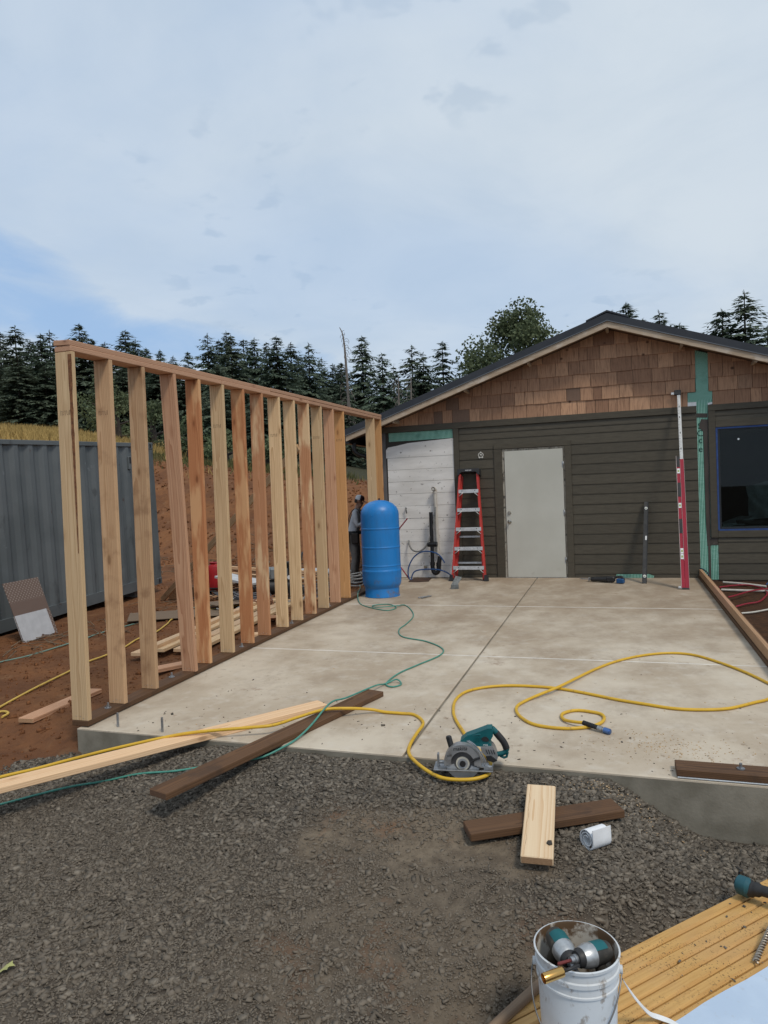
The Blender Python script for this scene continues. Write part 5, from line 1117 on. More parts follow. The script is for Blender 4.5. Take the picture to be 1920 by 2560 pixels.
q = B(); r0 = random.Random(2); top = [(-.317, .36), (.235, .36)]; bot = [(.238, .02), (.14, .012), (.06, .03), (.02, .05), (-.03, .012), (-.2, .006), (-.317, .0)]; q.prism(top+bot, .012, .016); q.prism(top+bot, -.005, -.001); q.build('white_paper', mat('paper_white', (.46, .46, .47), (.40, .40, .41), 9, rough=.7), pn_)

# ---------------------------------------------------------------- lumber and junk behind the stud wall
def lie(name, label, cat, x, y, ang, L, wd, th, m, lift=0.0, tilt=0):
    zb = gh(x, y); o = board(name, L, wd, th, m, None, T(x, y, zb+th/2+.012+lift) @ RZ(R(ang)) @ RY(R(tilt)), .003); return tag(o, label, cat)
cols = [W_fresh, W_yel, W_fresh, W_yel]
nm = ['outermost', 'second', 'third', 'innermost']
for i in range(4):
    x0, y0 = -3.45+.155*i, -3.25+.16*i
    lie('plank', f'long pale plank on the dirt behind the studs, {nm[i]} of the row', 'lumber', x0, y0, 97, 3.7, .14, .038, cols[i], .045 if i < 2 else 0)
lie('plank', 'long pale plank lying on top of the row behind the studs', 'lumber', -3.37, -3.15, 98, 3.6, .089, .038, W_fresh, .088)
lie('offcut', 'short pink offcut on the dirt beside the fifth stud', 'lumber', -2.50, -5.40, 60, .5, .14, .038, W_pink)
lie('offcut', 'short pale offcut lying by the ninth stud', 'lumber', -2.35, -3.95, 25, .45, .14, .038, W_fresh)
lie('offcut', 'pale offcut tilted against the dirt by the tenth stud', 'lumber', -2.70, -3.0, 120, .6, .14, .038, W_pink, .05, 12)
W_ply = wood('weathered_plywood', (.20, .145, .10), (.15, .105, .07), 18, knots=False, rough=.85)
lie('plywood_sheet', 'weathered plywood sheet lying flat on the dirt near the container', 'plywood', -4.50, -2.55, 35, 1.3, .75, .012, W_ply, .01, 1)
lie('plywood_sheet', 'smaller plywood sheet lying across the weathered one', 'plywood', -4.05, -1.65, 60, .9, .5, .012, W_ply, .05, 3)
for i in range(8):
    lie('lath', ['topmost thin lath of the stack near the bank','second thin lath from the top of the stack','third thin lath from the top of the stack','fourth thin lath, just above the middle of the stack','fifth thin lath, just below the middle of the stack','third thin lath from the bottom of the stack','second thin lath from the bottom of the stack','lowest thin lath of the stack near the bank'][i], 'lumber', -4.55+.05*(i % 3), .55-.05*(i % 2)-.05*i, -24+random.uniform(-3, 3), 2.5, .07, .02, W_fresh if i % 3 == 0 else W_tan, .26-.033*i)
q = B(); q.box((0, 0, .16), (.9, .5, .03), None, .004); q.box((-.3, 0, .08), (.09, .5, .14)); q.box((.3, 0, .08), (.09, .5, .14)); lb = thing('pallet_scrap', 'pallet scrap carrying the stack of thin laths', 'pallet', (-4.5, .25, gh(-4.5, .25)-.02), (0, 0, R(-24))); q.build('deck', W_ply, lb)
M_foamw = mat('scrap_white', (.55, .56, .57), rough=.7)
lie('foam_sheet', 'white foam panel scrap on the junk behind the sixth stud', 'foam board', -4.55, -.55, -18, .9, .4, .04, M_foamw, .22, 6)
lie('foam_sheet', 'white foam panel scrap on the junk behind the eleventh stud', 'foam board', -3.35, .35, -5, .9, .35, .04, M_foamw, .25, 3)
q = B(); q.box((0, 0, .1), (.38, .3, .2), (0, 0, .1), .01); o = q.build('wood_block', W_treat, None, T(-5.35, -1.10, gh(-5.35, -1.1))); tag(o, 'dark timber block at the foot of the diagonal brace', 'block')
q = B(); r0 = random.Random(8)
prf = [(.001, .0), (.12, .0), (.155, .05), (.15, .20), (.16, .30), (.13, .37), (.08, .40), (.10, .43), (.001, .42)]
q.lathe(prf, 14); q.v = [(x*(1+r0.uniform(-.08, .08)), y*.7*(1+r0.uniform(-.08, .08)), z) for x, y, z in q.v]
M_bag = mat('red_sack', (.42, .018, .022), (.30, .015, .018), 9, rough=.5, dirt=((.55, .50, .48), 14, .66, .70, .8)); o = q.build('sack', M_bag, None, T(-5.25, -.25, gh(-5.25, -.25)) @ Matrix.Diagonal((1, 1, 1.2, 1))); tag(o, 'red printed sack on the dirt behind the fourth stud', 'sack')
# air compressor
ac = thing('air_compressor', 'black wheeled air compressor standing in the junk behind the studs', 'compressor', (-3.55, -.95, gh(-3.55, -.95)), (0, 0, R(25)))
M_cgray = mat('compressor_gray', (.22, .24, .25), rough=.4, metal=.3)
q = B(); q.lathe([(.001, -.30), (.08, -.29), (.12, -.25), (.12, .25), (.08, .29), (.001, .30)], 20, T(0, 0, .20) @ RY(R(90))); q.build('tank', M_blkpl, ac)
for s in (-1, 1):
    q = B(); q.lathe([(.03, -.03), (.10, -.035), (.125, -.025), (.125, .025), (.10, .035), (.03, .03)], 20, T(.22, s*.17, .125) @ RX(R(90))); wh = q.build('wheel', M_rubber, ac); q = B(); q.cyl((.22, s*.17-.04, .125), (.22, s*.17+.04, .125), .05, n=12); q.build('hub', M_cgray, wh)
q = B(); q.box((-.05, 0, .42), (.30, .22, .20), None, .03); q.cyl((-.22, 0, .43), (-.05, 0, .43), .10, n=16); q.build('motor', M_cgray, ac)
q = B(); q.cyl((.10, 0, .34), (.10, 0, .60), .07, .06, n=12)
for i in range(5): q.cyl((.10, 0, .48+i*.025), (.10, 0, .488+i*.025), .085, n=12)
q.build('pump', M_blkpl, ac)
q = B(); q.tube(spline([(.26, .13, .2), (.30, .13, .55), (.34, .10, .72), (.34, -.10, .72), (.30, -.13, .55), (.26, -.13, .2)], 4), .014, 8); q.build('handle', M_blkpl, ac)
q = B(); q.cyl((.12, -.13, .36), (.12, -.135, .36), .035, n=14); q.build('gauge', M_pure, ac)
# cords on the dirt
def gpts(L, off): return [(x, y, gh(x, y)+off) for x, y in L]
hose('extension_cord', 'yellow extension cord snaking over the red dirt behind the studs', gpts([(-3.02, -7.02), (-3.05, -6.93), (-3.15, -6.90), (-3.24, -6.98), (-3.30, -6.776), (-3.507, -6.194), (-3.657, -5.606), (-3.743, -5.244), (-3.784, -4.926), (-3.863, -4.516), (-3.971, -4.101), (-4.034, -3.670), (-4.182, -3.214), (-4.349, -2.787), (-4.30, -2.2), (-3.9, -1.6), (-3.75, -.9)], .018), .010, mat('cord_yellow', (.62, .42, .09), rough=.5), 'cord')
hose('garden_hose', 'thin pale green hose on the dirt near the container', gpts([(-4.85, -5.9), (-4.815, -5.360), (-4.784, -4.988), (-4.738, -4.443), (-4.785, -4.072), (-4.808, -3.725), (-4.75, -3.0), (-4.72, -2.2), (-4.4, -1.6)], .014), .009, mat('hose_palegreen', (.17, .27, .22), rough=.5))
def coil(name, label, x, y, r, turns, m, rad=.011, rise=.006):
    pts = []
    for i in range(turns*14): a = 2*math.pi*i/14; rr = r*(1+.08*math.sin(i*1.7)); pts.append((x+rr*math.cos(a), y+rr*math.sin(a)*.9, gh(x, y)+.03+rise*i/3+.03*math.sin(i*.9)))
    return hose(name, label, pts, rad, m, 'hose', 3, 6)
M_hgray = mat('hose_gray', (.13, .13, .14), rough=.5)
coil('hose_coil', 'coil of grey hose heaped behind the seventh stud', -3.9, -1.35, .30, 4, M_hgray); coil('hose_coil', 'coil of grey hose on the dirt beside the compressor', -3.2, -.55, .33, 5, M_hgray)
coil('hose_coil', 'coil of dull orange cord on the junk behind the eighth stud', -3.55, -1.75, .2, 4, mat('cord_orange', (.28, .12, .06), rough=.6), .010); coil('hose_coil', 'loose coil of pale grey hose at the worker feet', -2.75, .1, .28, 4, mat('hose_palegray', (.34, .34, .33), rough=.5), .013, .012)
hose('conduit', 'thick grey pipe bending over the sill beside the tank', [(-2.05, -.95, .02), (-2.2, -.65, .08), (-2.4, -.35, .12), (-2.45, -.1, .05), (-2.3, -.25, .0), (-2.05, -.6, .03), (-1.86, -1.0, .05), (-1.72, -1.25, .02)], .020, M_gcond, 'pipe')
q = B(); r0 = random.Random(12); mats_ = [M_hgray, M_blkpl, bpy.data.materials['hose_palegray'], bpy.data.materials['cord_orange']]
for i in range(46):
    x, y = r0.uniform(-4.5, -2.7), r0.uniform(-1.9, 1.2); q.cur = i % 4; a = r0.uniform(0, 6.28); P_ = []
    for j in range(7): P_.append((x, y, gh(x, y)+.02+r0.uniform(0, .10))); a += r0.uniform(-.9, .9); x += .13*math.cos(a); y += .13*math.sin(a)
    q.tube(spline(P_, 3), r0.uniform(.006, .013), 5)
tag(q.build('hose_tangle', mats_, fix=False), 'tangle of hoses and cords heaped around the compressor', 'hoses', kind='stuff')
q = B(); r0 = random.Random(13)
for i in range(60):
    x, y = r0.uniform(-5.2, -2.5), r0.uniform(-1.6, 2.2); q.cur = i % 3
    q.box((x, y, gh(x, y)+.03+r0.uniform(0, .07)), (r0.uniform(.08, .55), r0.uniform(.03, .10), .02), (r0.uniform(-.2, .2), r0.uniform(-.2, .2), r0.uniform(0, 3.1)))
tag(q.build('scrap_litter', [W_endl, M_stick if 'M_stick' in globals() else W_endl, M_blkpl]), 'litter of small wood scraps strewn behind the studs', 'scrap wood', kind='stuff')
M_twig = mat('twigs', (.20, .14, .09), (.12, .08, .05), 9, rough=.9, world=True)
def sticks(name, label, n, xr, yr, lr, rad):
    q = B()
    for i in range(n):
        x = random.uniform(*xr); y = random.uniform(*yr); a = random.uniform(0, 3.14); L = random.uniform(*lr); z = gh(x, y)
        q.tube([(x, y, z+.01), (x+L*.5*math.cos(a), y+L*.5*math.sin(a), z+.03+random.uniform(0, .04)), (x+L*math.cos(a+.3), y+L*math.sin(a+.3), gh(x+L*math.cos(a), y+L*math.sin(a))+.02)], rad, 4)
    return tag(q.build(name, M_twig, fix=False), label, 'twigs', kind='stuff')
sticks('twigs', 'dry twigs and roots strewn over the dirt by the container', 70, (-5.6, -4.4), (-5.4, .5), (.15, .5), .006)
sticks('brush', 'dry sticks and straw strewn at the foot of the red bank', 170, (-9, -2.8), (.6, 5.0), (.2, .8), .009)
for i, (x, y, a, L) in enumerate(((-4.3, 8.6, 10, 1.8), (-4.8, 8.9, -30, 1.2), (-4.0, 8.4, 25, 1.0))):
    lie('bank_board', ['long grey board lying on top of the bank beyond the worker', 'grey board leaning down the bank top beyond the worker', 'short pale board on the bank top beside the house eave'][i], 'lumber', x, y, a, L, .12, .03, W_tan, .12, 8*(i-1))

# ---------------------------------------------------------------- pipes in the muddy strip right of the slab
def gz(L, m=0.02): return [(x, y, gh(x, y)+m) for x, y in L]
hose('plastic_pipe', 'white plastic pipe in the mud nearest the foundation', gz([(3.10, -.33), (3.35, -.45), (3.60, -.60)], .03), .016, M_pvc, 'pipe'); hose('plastic_pipe', 'white plastic pipe in the middle of the muddy strip', gz([(3.0, -.93), (3.3, -.97), (3.75, -1.03)], .03), .016, M_pvc, 'pipe'); hose('plastic_pipe', 'thin white pipe lying farthest from the house in the mud', gz([(2.98, -2.62), (3.15, -2.5), (3.45, -2.2)], .025), .010, M_pvc, 'pipe')
hose('water_pipe', 'red plastic pipe looping over the mud right of the slab', gz([(2.98, -2.2), (3.127, -2.029), (3.315, -1.776), (3.481, -1.306), (3.520, -1.010), (3.514, -.752), (3.384, -.489), (3.18, -.561), (3.0, -.7)], .03), .010, M_pexr, 'pipe'); hose('water_pipe', 'red plastic pipe crossing the loop in the muddy strip', gz([(2.97, -1.75), (3.086, -1.60), (3.300, -1.252), (3.54, -1.028), (3.8, -.9)], .06), .010, M_pexr, 'pipe')
hose('water_pipe', 'blue plastic pipe slanting up out of the muddy strip', [(3.30, -1.0, -.20), (3.391, -.826, -.18), (3.55, -.5, -.12), (3.75, -.15, .0)], .010, M_pexb, 'pipe')
hose('cable_stub', 'dark blue cable stub poking out behind the slab edge plate', [(2.83, -.035, .14), (2.87, -.06, .13), (2.92, -.10, .09), (2.945, -.12, .03)], .010, mat('cable_dark', (.012, .03, .055), rough=.4), 'cable')

# ---------------------------------------------------------------- worker
wk = thing('person', 'worker in grey shirt and white cap bending over behind the blue tank', 'person', (-2.90, .72, gh(-2.90, .72)), (0, 0, R(8))); wk.scale = (.97, .97, .95)
J = [('pelvis', (-.02, 0, .93), .145, .125), ('waist', (.0, 0, 1.06), .145, .115), ('chest', (.045, 0, 1.26), .165, .125), ('neckb', (.075, 0, 1.405), .085, .075), ('neck', (.105, 0, 1.455), .058, .055), ('jaw', (.135, 0, 1.51), .062, .066), ('head', (.140, 0, 1.575), .085, .072), ('crown', (.135, 0, 1.645), .060, .055)]
names = [j[0] for j in J]; vs = [j[1] for j in J]; rad = [(j[2], j[3]) for j in J]; ed = [(i, i+1) for i in range(len(J)-1)]
def chain(start, L):
    prev = names.index(start)
    for nme, p, r in L: names.append(nme); vs.append(p); rad.append((r, r) if not isinstance(r, tuple) else r); ed.append((prev, len(vs)-1)); prev = len(vs)-1
chain('jaw', [('nose', (.212, 0, 1.535), .014)])
for s in (-1, 1):
    n_ = 'L' if s > 0 else 'R'
    chain('head', [('ear'+n_, (.120, s*.082, 1.555), .018)])
    chain('chest', [('sh'+n_, (.060, s*.165, 1.365), .070), ('ua'+n_, (.085, s*.215, 1.26), .055), ('el'+n_, (.120, s*.235, 1.10), .046), ('fa'+n_, (.25, s*.185, 1.155), .040), ('wr'+n_, (.36, s*.115, 1.20), .029), ('pm'+n_, (.42, s*.095, 1.205), (.040, .020))])
    for fi, (dy, L) in enumerate(((-.030, .055), (-.010, .068), (.010, .064), (.028, .050))):
        chain('pm'+n_, [('f%d%s' % (fi, n_), (.455, s*.095+dy, 1.20), .010), ('g%d%s' % (fi, n_), (.455+L*.5, s*.095+dy*1.1, 1.19), .009), ('h%d%s' % (fi, n_), (.455+L*.8, s*.095+dy*1.1, 1.165), .008)])
    chain('pm'+n_, [('t0'+n_, (.415, s*.095-s*.045, 1.225), .011), ('t1'+n_, (.445, s*.095-s*.058, 1.235), .009)])
    chain('pelvis', [('hip'+n_, (-.015, s*.095, .87), .105), ('th'+n_, (.01, s*.105, .68), .088), ('kn'+n_, (.03, s*.11, .48), .064), ('cf'+n_, (.0, s*.115, .32), .062), ('an'+n_, (-.02, s*.12, .09), .046), ('ft'+n_, (.08, s*.125, .045), .042), ('to'+n_, (.17, s*.13, .038), .036)])
me = bpy.data.meshes.new('body'); me.from_pydata(vs, ed, []); tmp = bpy.data.objects.new('body_skin', me); COL.objects.link(tmp)
md = tmp.modifiers.new('Skin', 'SKIN'); md.use_smooth_shade = True; md.branch_smoothing = .3
for i, sv_ in enumerate(me.skin_vertices[0].data): sv_.radius = rad[i]; sv_.use_root = (i == 0)
sb = tmp.modifiers.new('Sub', 'SUBSURF'); sb.levels = 2; sb.render_levels = 2
dg = bpy.context.evaluated_depsgraph_get(); bme = bpy.data.meshes.new_from_object(tmp.evaluated_get(dg)); bpy.data.objects.remove(tmp)
M_skin = mat('skin', (.34, .19, .13), (.28, .15, .10), 12, rough=.55); M_shirt = mat('grey_shirt', (.50, .51, .53), (.40, .41, .43), 9, rough=.85, bump=.4, bscale=18); M_pant = mat('grey_trousers', (.17, .155, .145), (.13, .12, .112), 9, rough=.9, bump=.4, bscale=16); M_boot = mat('boots', (.035, .028, .022), rough=.7)
bme.name = 'body'; bme.materials.clear()
for m_ in (M_skin, M_shirt, M_pant, M_boot): bme.materials.append(m_)
for p in bme.polygons:
    c = p.center
    p.material_index = 3 if c.z < .105 else 2 if c.z < .97 else (0 if (c.z > 1.428+.0*c.x and abs(c.y) < .12 and c.x > .03) or c.x > .375 else 1); p.use_smooth = True
body = bpy.data.objects.new('body', bme); link(body, wk)
M_hair = mat('dark_hair', (.015, .012, .010), rough=.7); M_maroon = mat('maroon_cloth', (.045, .014, .016), rough=.85); M_capw = mat('cap_mesh', (.62, .62, .62), (.52, .52, .52), 80, rough=.8)
q = B(); q.lathe([(.084, .0), (.088, .02), (.084, .055), (.06, .085), (.001, .098)], 20, T(.135, 0, 1.59) @ RY(R(16)), arc=(R(75), R(285))); q.build('cap_back', M_capw, wk)
q = B(); q.lathe([(.085, .0), (.089, .02), (.085, .057), (.061, .087), (.001, .099)], 16, T(.135, 0, 1.59) @ RY(R(16)), arc=(R(-75), R(75))); q.build('cap_front', M_maroon, wk)
q = B(); bm_ = T(.135, 0, 1.592) @ RY(R(24)); ar = [R(-62)+R(124)*i/12 for i in range(13)]
inn = [(.083*math.cos(a), .083*math.sin(a)) for a in ar]; out_ = [(.085+.072*math.cos(a*1.15), .083*math.sin(a)) for a in ar]; v = [bm_ @ Vector((x, y, .004)) for x, y in inn+out_]+[bm_ @ Vector((x, y, -.001)) for x, y in inn+out_]
f = [(i, i+1, 14+i, 13+i) for i in range(12)]+[(26+i, 39+i, 40+i, 27+i) for i in range(12)]+[(13+i, 14+i, 40+i, 39+i) for i in range(12)]; q.add(v, f, True); q.build('cap_brim', M_maroon, wk)
q = B(); q.lathe([(.083, -.06), (.087, -.03), (.085, .004)], 16, T(.128, 0, 1.585) @ RY(R(14)), arc=(R(105), R(255))); q.build('hair', M_hair, wk)
q = B(); q.lathe([(.152, .93), (.160, .935), (.160, .995), (.152, 1.0)], 26, T(-.01, 0, 0) @ Matrix.Diagonal((.92, 1.08, 1, 1))); bt = q.build('tool_belt', M_blkpl, wk)
M_leather = mat('dark_leather', (.03, .022, .017), rough=.7)
for s, x in ((-1, .06), (-1, -.10), (1, -.02)):
    q = B(); q.box((x, s*.185, .86), (.13, .06, .20), (0, 0, 0), .012); q.build('pouch', M_leather, wk)
q = B(); q.cyl((-.06, -.21, .62), (-.05, -.20, .94), .011, n=8); q.build('hammer_handle', M_alu, wk)
q = B(); q.box((.115, -.02, .965), (.03, .06, .05), None, .004); q.build('buckle', M_steel, wk)
for s in (-1, 1): q = B(); q.tube(spline([(.12, s*.09, 1.0), (.165, s*.085, 1.12), (.175, s*.085, 1.26), (.12, s*.09, 1.40), (.03, s*.085, 1.41), (-.06, s*.07, 1.28), (-.10, s*.05, 1.1), (-.12, s*.04, 1.0)], 4), .010, 6, flat=.35); q.build('suspender', M_leather, wk, fix=False)
# ---------------------------------------------------------------- trees beyond the bank
def leaf_mat(name, c1, c2, v=.2):
    k = NT(name); r_ = k.rnd(); p_ = k.pos(); a_ = k.attr('rnd')
    c = k.mix(k.step(k.noise(p_, .9, 4), .35, .65), c1, c2); c = k.mix(k.math('MULTIPLY', a_, .55), c, tuple(x*.45 for x in c1))
    h = k.n('ShaderNodeHueSaturation'); k.l(c, h.inputs['Color']); k.l(k.step(r_, 0, 1, 1-v, 1+v), h.inputs['Value']); k.l(k.step(k.math('FRACT', k.math('MULTIPLY', r_, 7.0)), 0, 1, .485, .515), h.inputs['Hue'])
    k.fin(h.outputs[0], .75, 0, .2); tl = k.n('ShaderNodeBsdfTranslucent'); k.l(h.outputs[0], tl.inputs[0]); ms = k.n('ShaderNodeMixShader'); ms.inputs[0].default_value = .3
    k.l(k.b.outputs[0], ms.inputs[1]); k.l(tl.outputs[0], ms.inputs[2]); k.l(ms.outputs[0], k.out.inputs[0]); return k.m
M_needle = leaf_mat('fir_needles', (.140, .175, .118), (.100, .138, .098)); M_leaf = leaf_mat('broad_leaves', (.145, .175, .090), (.100, .130, .068)); M_brown = leaf_mat('brown_needles', (.11, .085, .055), (.075, .07, .045))
M_bark = mat('bark', (.075, .058, .045), (.045, .036, .03), 6, (4, 4, .7), rough=.95); M_dead = mat('dead_wood', (.20, .175, .155), (.14, .12, .105), 5, rough=.95)
def kite(P, base, d, side, up, L, W):
    P += [base, base+d*L*.45+side*W-up*L*.04, base+d*L-up*L*.14, base+d*L*.45-side*W-up*L*.04]
def conifer_mesh(seed, h=10.0, w=1.9, dens=1.0, low=.10, jag=.3):
    r = random.Random(seed); P = []; t = low
    while t < .995:
        z = h*t; prof = min(1.0, (1-t)*h*.58/w+.02)*(1 if t > low+.12 else .65+.35*(t-low)/.12)*(1-.25*max(0, .45-t)); n = r.randint(6, 9) if t < .93 else 5
        a0 = r.uniform(0, 6.28)
        for i in range(n):
            if r.random() > .9*dens+.05: continue
            a = a0+6.283*i/n+r.uniform(-.5, .5); L = max(.14, w*prof*r.uniform(1-jag, 1.12)); lift = .45*t-.05+r.uniform(-.12, .12)
            d = Vector((math.cos(a), math.sin(a), 0)); o = Vector((0, 0, min(h*.985, z+r.uniform(-.028, .028)*h))); st = max(3, int(L/.20)); pr = o
            for s in range(st):
                u = (s+1)/st; b = o+d*L*u+Vector((0, 0, L*(lift*u-.55*u*u)+ (.18*L*u**3)))
                sd_ = Vector((-d.y, d.x, 0)); dd = (b-pr).normalized(); upv_ = Vector((0, 0, 1)); kl = (.40+.22*r.random())*(1.12-.5*u)*(.5+.5*min(1, L))
                for sg in (-1, 1):
                    kd = (dd*r.uniform(.5, .8)+sd_*sg*r.uniform(.6, .95)+Vector((0, 0, r.uniform(-.35, .05)))).normalized(); kite(P, pr+(b-pr)*r.random(), kd, Vector((-kd.y, kd.x, r.uniform(-.5, .5))).normalized(), upv_, kl, kl*.21)
                if r.random() < .6: kd = (dd+Vector((r.uniform(-.3, .3), r.uniform(-.3, .3), -.55))).normalized(); kite(P, b, kd, sd_, upv_, kl*.9, kl*.2)
                pr = b
            kite(P, pr, (dd+Vector((0, 0, .1))).normalized(), sd_, upv_, .32, .06)
        t += r.uniform(.016, .038)*(1 if t < .8 else .8)
    for i in range(7): a = i*.9; d = Vector((math.cos(a)*.35, math.sin(a)*.35, .9)).normalized(); kite(P, Vector((0, 0, h*(.965+.004*i))), d, Vector((-d.y, d.x, 0)), Vector((0, 0, 1)), .30, .045)
    n = len(P)//4; V = np.array([tuple(p) for p in P]); F = np.arange(4*n).reshape(-1, 4)
    me = bpy.data.meshes.new('crown'); me.from_pydata(V.tolist(), [], F.tolist()); at = me.attributes.new('rnd', 'FLOAT', 'POINT'); at.data.foreach_set('value', np.repeat(np.random.default_rng(seed).random(n), 4).astype(np.float32)); return me
def trunk_mesh(h, r0, seed=0, bend=0.0):
    q = B(); n = 8; pts = [(bend*math.sin(i*1.1+seed)*.15, bend*math.cos(i*.8)*.15, h*i/n-(.5 if i == 0 else 0)) for i in range(n+1)]; q.tube(pts, r0, 8, rr=[r0*(1.0-.9*i/n) for i in range(n+1)])
    me = bpy.data.meshes.new('trunk'); me.from_pydata(q.v, [], q.f); me.polygons.foreach_set('use_smooth', [True]*len(me.polygons)); return me
PROTO = []
for s, (w_, dn, lo, jg) in enumerate(((3.2, .95, .04, .40), (2.8, .92, .05, .45), (3.5, .85, .04, .50), (3.0, .72, .08, .60), (2.5, .95, .06, .40), (3.3, .78, .10, .65))):
    cm = conifer_mesh(100+s, 10.0, w_, dn, lo, jg); cm.materials.append(M_needle); tm_ = trunk_mesh(10.0, .16, s); tm_.materials.append(M_bark); PROTO.append((cm, tm_))
TOP = [(-47.0, 32.8, 15.2), (-45.2, 33.4, 15.7), (-40.3, 30.1, 15.0), (-36.4, 27.5, 13.0), (-32.8, 24.7, 12.5), (-36.3, 29.2, 14.0), (-35.6, 29.8, 12.8), (-30.4, 25.4, 13.0), (-29.7, 25.7, 12.0), (-39.3, 38.6, 15.3), (-34.0, 34.5, 14.9), (-29.0, 29.1, 12.6), (-30.3, 32.0, 12.7), (-34.6, 39.7, 14.4), (-32.9, 39.0, 13.6), (-31.2, 38.6, 13.7), (-25.7, 32.8, 13.4), (-25.8, 34.5, 13.3), (-26.8, 37.3, 14.6), (-21.4, 28.6, 12.0), (-24.6, 36.0, 13.5), (-21.6, 32.1, 12.5), (-25.4, 41.2, 14.4), (-18.7, 29.6, 11.8), (-22.1, 38.9, 13.6), (-22.8, 41.8, 13.1), (-17.8, 32.6, 11.9), (-21.2, 42.8, 13.0), (-20.2, 42.7, 12.4), (-14.6, 30.1, 9.7), (-17.0, 41.1, 14.0), (-12.0, 30.7, 10.3), (-13.7, 38.6, 10.9), (-12.1, 38.0, 12.2), (-10.4, 34.7, 10.9), (-9.6, 37.0, 12.0), (-9.9, 45.0, 11.8), (-7.6, 37.5, 11.0), (1.7, 37.8, 13.0), (2.6, 39.4, 13.8), (3.4, 33.5, 11.3), (4.5, 36.3, 12.3), (5.4, 33.1, 10.7), (9.0, 43.2, 13.5), (10.3, 42.5, 14.4), (12.0, 44.4, 12.3), (13.4, 44.7, 13.4)]
ORD = ['first', 'second', 'third', 'fourth', 'fifth', 'sixth', 'seventh', 'eighth', 'ninth', 'tenth', 'eleventh', 'twelfth', 'thirteenth', 'fourteenth', 'fifteenth', 'sixteenth', 'seventeenth', 'eighteenth', 'nineteenth', 'twentieth']
ORD2 = ORD+['twenty '+o for o in ORD[:9]]+['thirtieth']+['thirty '+o for o in ORD[:5]]
def conifer(x, y, zt, label, group, p=None, ws=1.0, m=None):
    zb = gh(x, y)-.2; s = (zt-zb)/10.0; r = random.Random(int(x*37+y*91)); cm, tm_ = PROTO[p if p is not None else r.randrange(6)]
    t = thing('conifer', label, 'tree', (x, y, zb), (0, 0, r.uniform(0, 6.28)), group); t.scale = (s*ws*r.uniform(.9, 1.12),)*2+(s,)
    for nme, me in (('crown', cm), ('trunk', tm_)): link(bpy.data.objects.new(nme, me), t)
    return t
PPICK = {30: 0, 33: 3, 35: 5, 39: 1, 41: 3, 43: 0, 44: 2, 1: 0, 2: 2, 7: 0, 10: 1}
for i, (x, y, zt) in enumerate(TOP):
    if i < 16: lb = f'tall dark fir behind the container, {ORD[i]} treetop from the left'
    elif i < 38: j = i-16; lb = f'dark fir above the stud wall, {ORD[j] if j < 20 else ("twenty first", "twenty second")[j-20]} treetop of that row from the left'
    else: lb = f'fir showing above the house roof, {ORD[i-38]} treetop from the ridge'
    conifer(x, y, zt, lb, 'firs on the skyline', PPICK.get(i), 1.12 if i < 38 else 1.25)
# the rank standing in front and between, hiding the trunks
for i in range(34):
    a = i/33; x = -40+a*34+random.uniform(-.6, .6); y = 20.5+6.0*(1-abs(a-.4))+random.uniform(-2.5, 3.5)
    zt = gh(x, y)+np.interp(a, [0, .15, .35, .6, .85, 1], [4.6, 5.0, 4.6, 4.6, 3.2, 2.6])*random.uniform(.8, 1.1)
    conifer(x, y, zt, f'lower dark fir in the front rank of the wood, {ORD2[i]} from the left', 'lower firs in the front rank', random.randrange(3), 1.35)
for i in range(30):
    a = i/29; x = -58+a*64; y = 48+random.uniform(-3, 5)
    conifer(x, y, gh(x, y)+random.uniform(6.2, 8.2), f'fir deep in the wood behind the nearer trunks, {ORD2[i]} from the left', 'firs deep in the wood', None, 1.3)
# broad leaved tree left of the ridge
def broadleaf(x, y, zt, R0, label, n=5200, seed=3, m=None, low=.30, lobes=13, ls=.17):
    zb = gh(x, y)-.2; H = zt-zb; r = random.Random(seed); t = thing('broadleaf_tree', label, 'tree', (x, y, zb)); q = B(); C_ = []
    q.tube([(0, 0, -.3), (.05, 0, H*.3), (-.05, .05, H*.6), (.05, 0, H*.92)], .2, 8, rr=[.22, .16, .10, .02])
    for i in range(lobes):
        a = i*2.4; u = (i+.5)/lobes; zz = H*(low+(.90-low)*u); rr = R0*math.sin(math.pi*min(1, .25+.72*u))**.8*r.uniform(.55, 1.0); c = Vector((rr*math.cos(a), rr*math.sin(a), zz)); C_.append((c, R0*r.uniform(.26, .46)))
        q.tube([(0, 0, zz*.72), c*.5+Vector((0, 0, zz*.40)), c], .04, 5, rr=[.07, .045, .012])
    C_.append((Vector((.2, 0, H*.93)), R0*.3)); q.build('trunk', M_bark, t, fix=False); P = []
    for i in range(n):
        c, rd = r.choice(C_); d = Vector((r.gauss(0, 1), r.gauss(0, 1), r.gauss(0, .8))).normalized(); p = c+d*rd*r.uniform(.35, 1.08)
        kd = Vector((r.gauss(0, 1), r.gauss(0, 1), r.gauss(-.3, .7))).normalized(); sd_ = kd.cross(Vector((r.gauss(0, 1), r.gauss(0, 1), r.gauss(0, 1)))).normalized(); kite(P, p, kd, sd_, Vector((0, 0, 1)), ls*r.uniform(.7, 1.4), ls*.4)
    me = bpy.data.meshes.new('crown'); k_ = len(P)//4; me.from_pydata([tuple(p) for p in P], [], np.arange(4*k_).reshape(-1, 4).tolist()); at = me.attributes.new('rnd', 'FLOAT', 'POINT'); at.data.foreach_set('value', np.repeat(np.random.default_rng(seed).random(k_), 4).astype(np.float32)); me.materials.append(m or M_leaf); link(bpy.data.objects.new('crown', me), t); return t
broadleaf(-3.1, 27.3, 11.2, 3.9, 'big leafy tree rising behind the left slope of the house roof', 17000, 3)
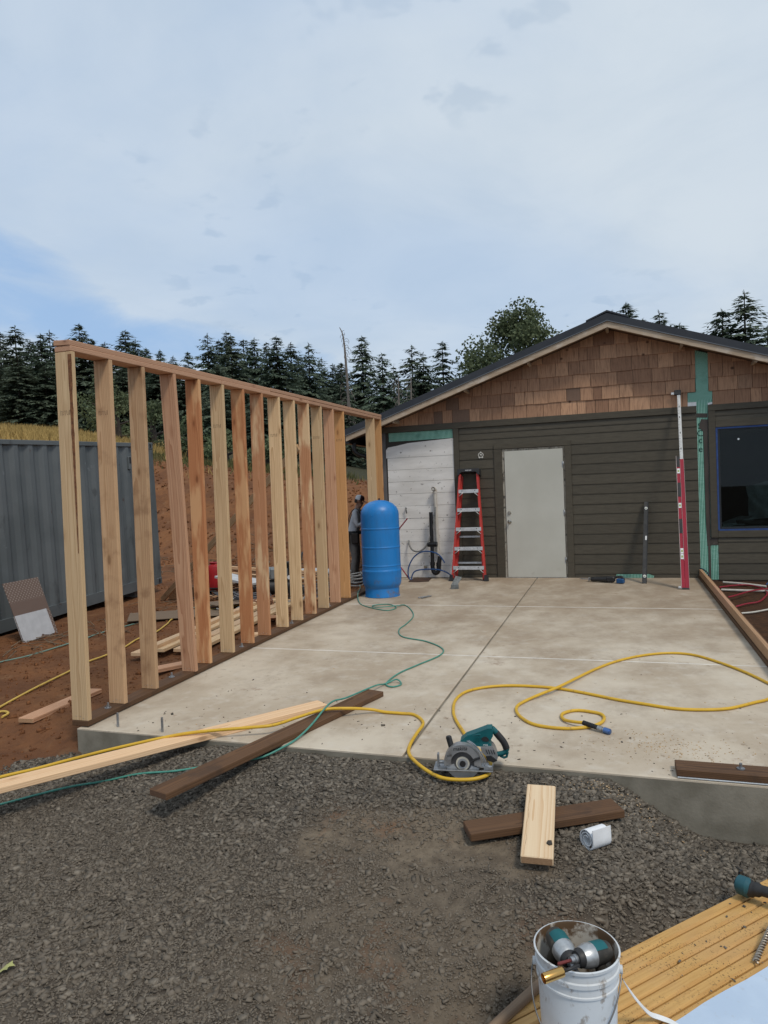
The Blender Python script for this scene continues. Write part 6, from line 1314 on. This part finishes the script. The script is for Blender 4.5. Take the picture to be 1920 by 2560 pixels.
for i, (x, y, h, rr) in enumerate(((-21.5, 17.5, 2.2, 1.3), (-17.6, 15.0, 2.0, 1.2), (-15.2, 14.2, 1.7, 1.1), (-13.0, 13.2, 1.2, .9), (-24.5, 20.0, 3.4, 1.5), (-11.0, 12.8, 1.0, .9))):
    o = broadleaf(x, y, gh(x, y)+h, rr, ['bushy shrub on the bank above the container corner', 'shrub at the bank edge between the third and fourth studs', 'shrub at the bank edge behind the fourth stud', 'low shrub at the bank edge behind the fifth stud', 'tall leafy bush in front of the firs behind the container', 'low shrub at the bank edge behind the seventh stud'][i], 1500, 20+i, None, .1, 7, .13); o.name = 'shrub'; o['category'] = 'shrub'
def snag(x, y, zb, zt, label, seed, curl=True):
    r = random.Random(seed); H = zt-zb; t = thing('dead_tree', label, 'tree', (x, y, zb)); q = B(); tr_ = [(0, 0, -.3), (.03, 0, H*.4), (-.05, 0, H*.75), (-.15, 0, H*.93), (-.35, 0, H)] if curl else [(0, 0, -.3), (0, 0, H*.5), (.03, 0, H)]
    q.tube(spline(tr_, 4), .05, 6, rr=[.11*(1-i/(len(tr_)*4-3))+.012 for i in range(len(tr_)*4-3)]); q.build('trunk', M_dead, t, fix=False)
    for i in range(46):
        u = .25+.74*i/46; z = H*u; a = r.uniform(0, 6.28); L = (1-u*.75)*r.uniform(.5, 1.0)*(1.0 if curl else .9); d = Vector((math.cos(a), math.sin(a), 0)); x0 = -.05*u-.25*max(0, u-.85); q = B()
        q.tube(spline([Vector((x0, 0, z)), Vector((x0, 0, z))+d*L*.5+Vector((0, 0, .10*L)), Vector((x0, 0, z))+d*L*.9-Vector((0, 0, .28*L)), Vector((x0, 0, z))+d*L-Vector((0, 0, .75*L))], 2), .012, 4); q.build('branch', M_dead, t, fix=False)
    return t
snag(-12.67, 26.26, gh(-12.67, 26.26), 11.05, 'bare dead tree with a curled top above the stud wall', 4); snag(-8.75, 23.2, gh(-8.75, 23.2), 7.4, 'small bare dead tree beside the roof edge', 6, False); snag(-8.2, 23.6, gh(-8.2, 23.6), 7.5, 'second small bare dead tree right of the first beside the roof', 9, False)
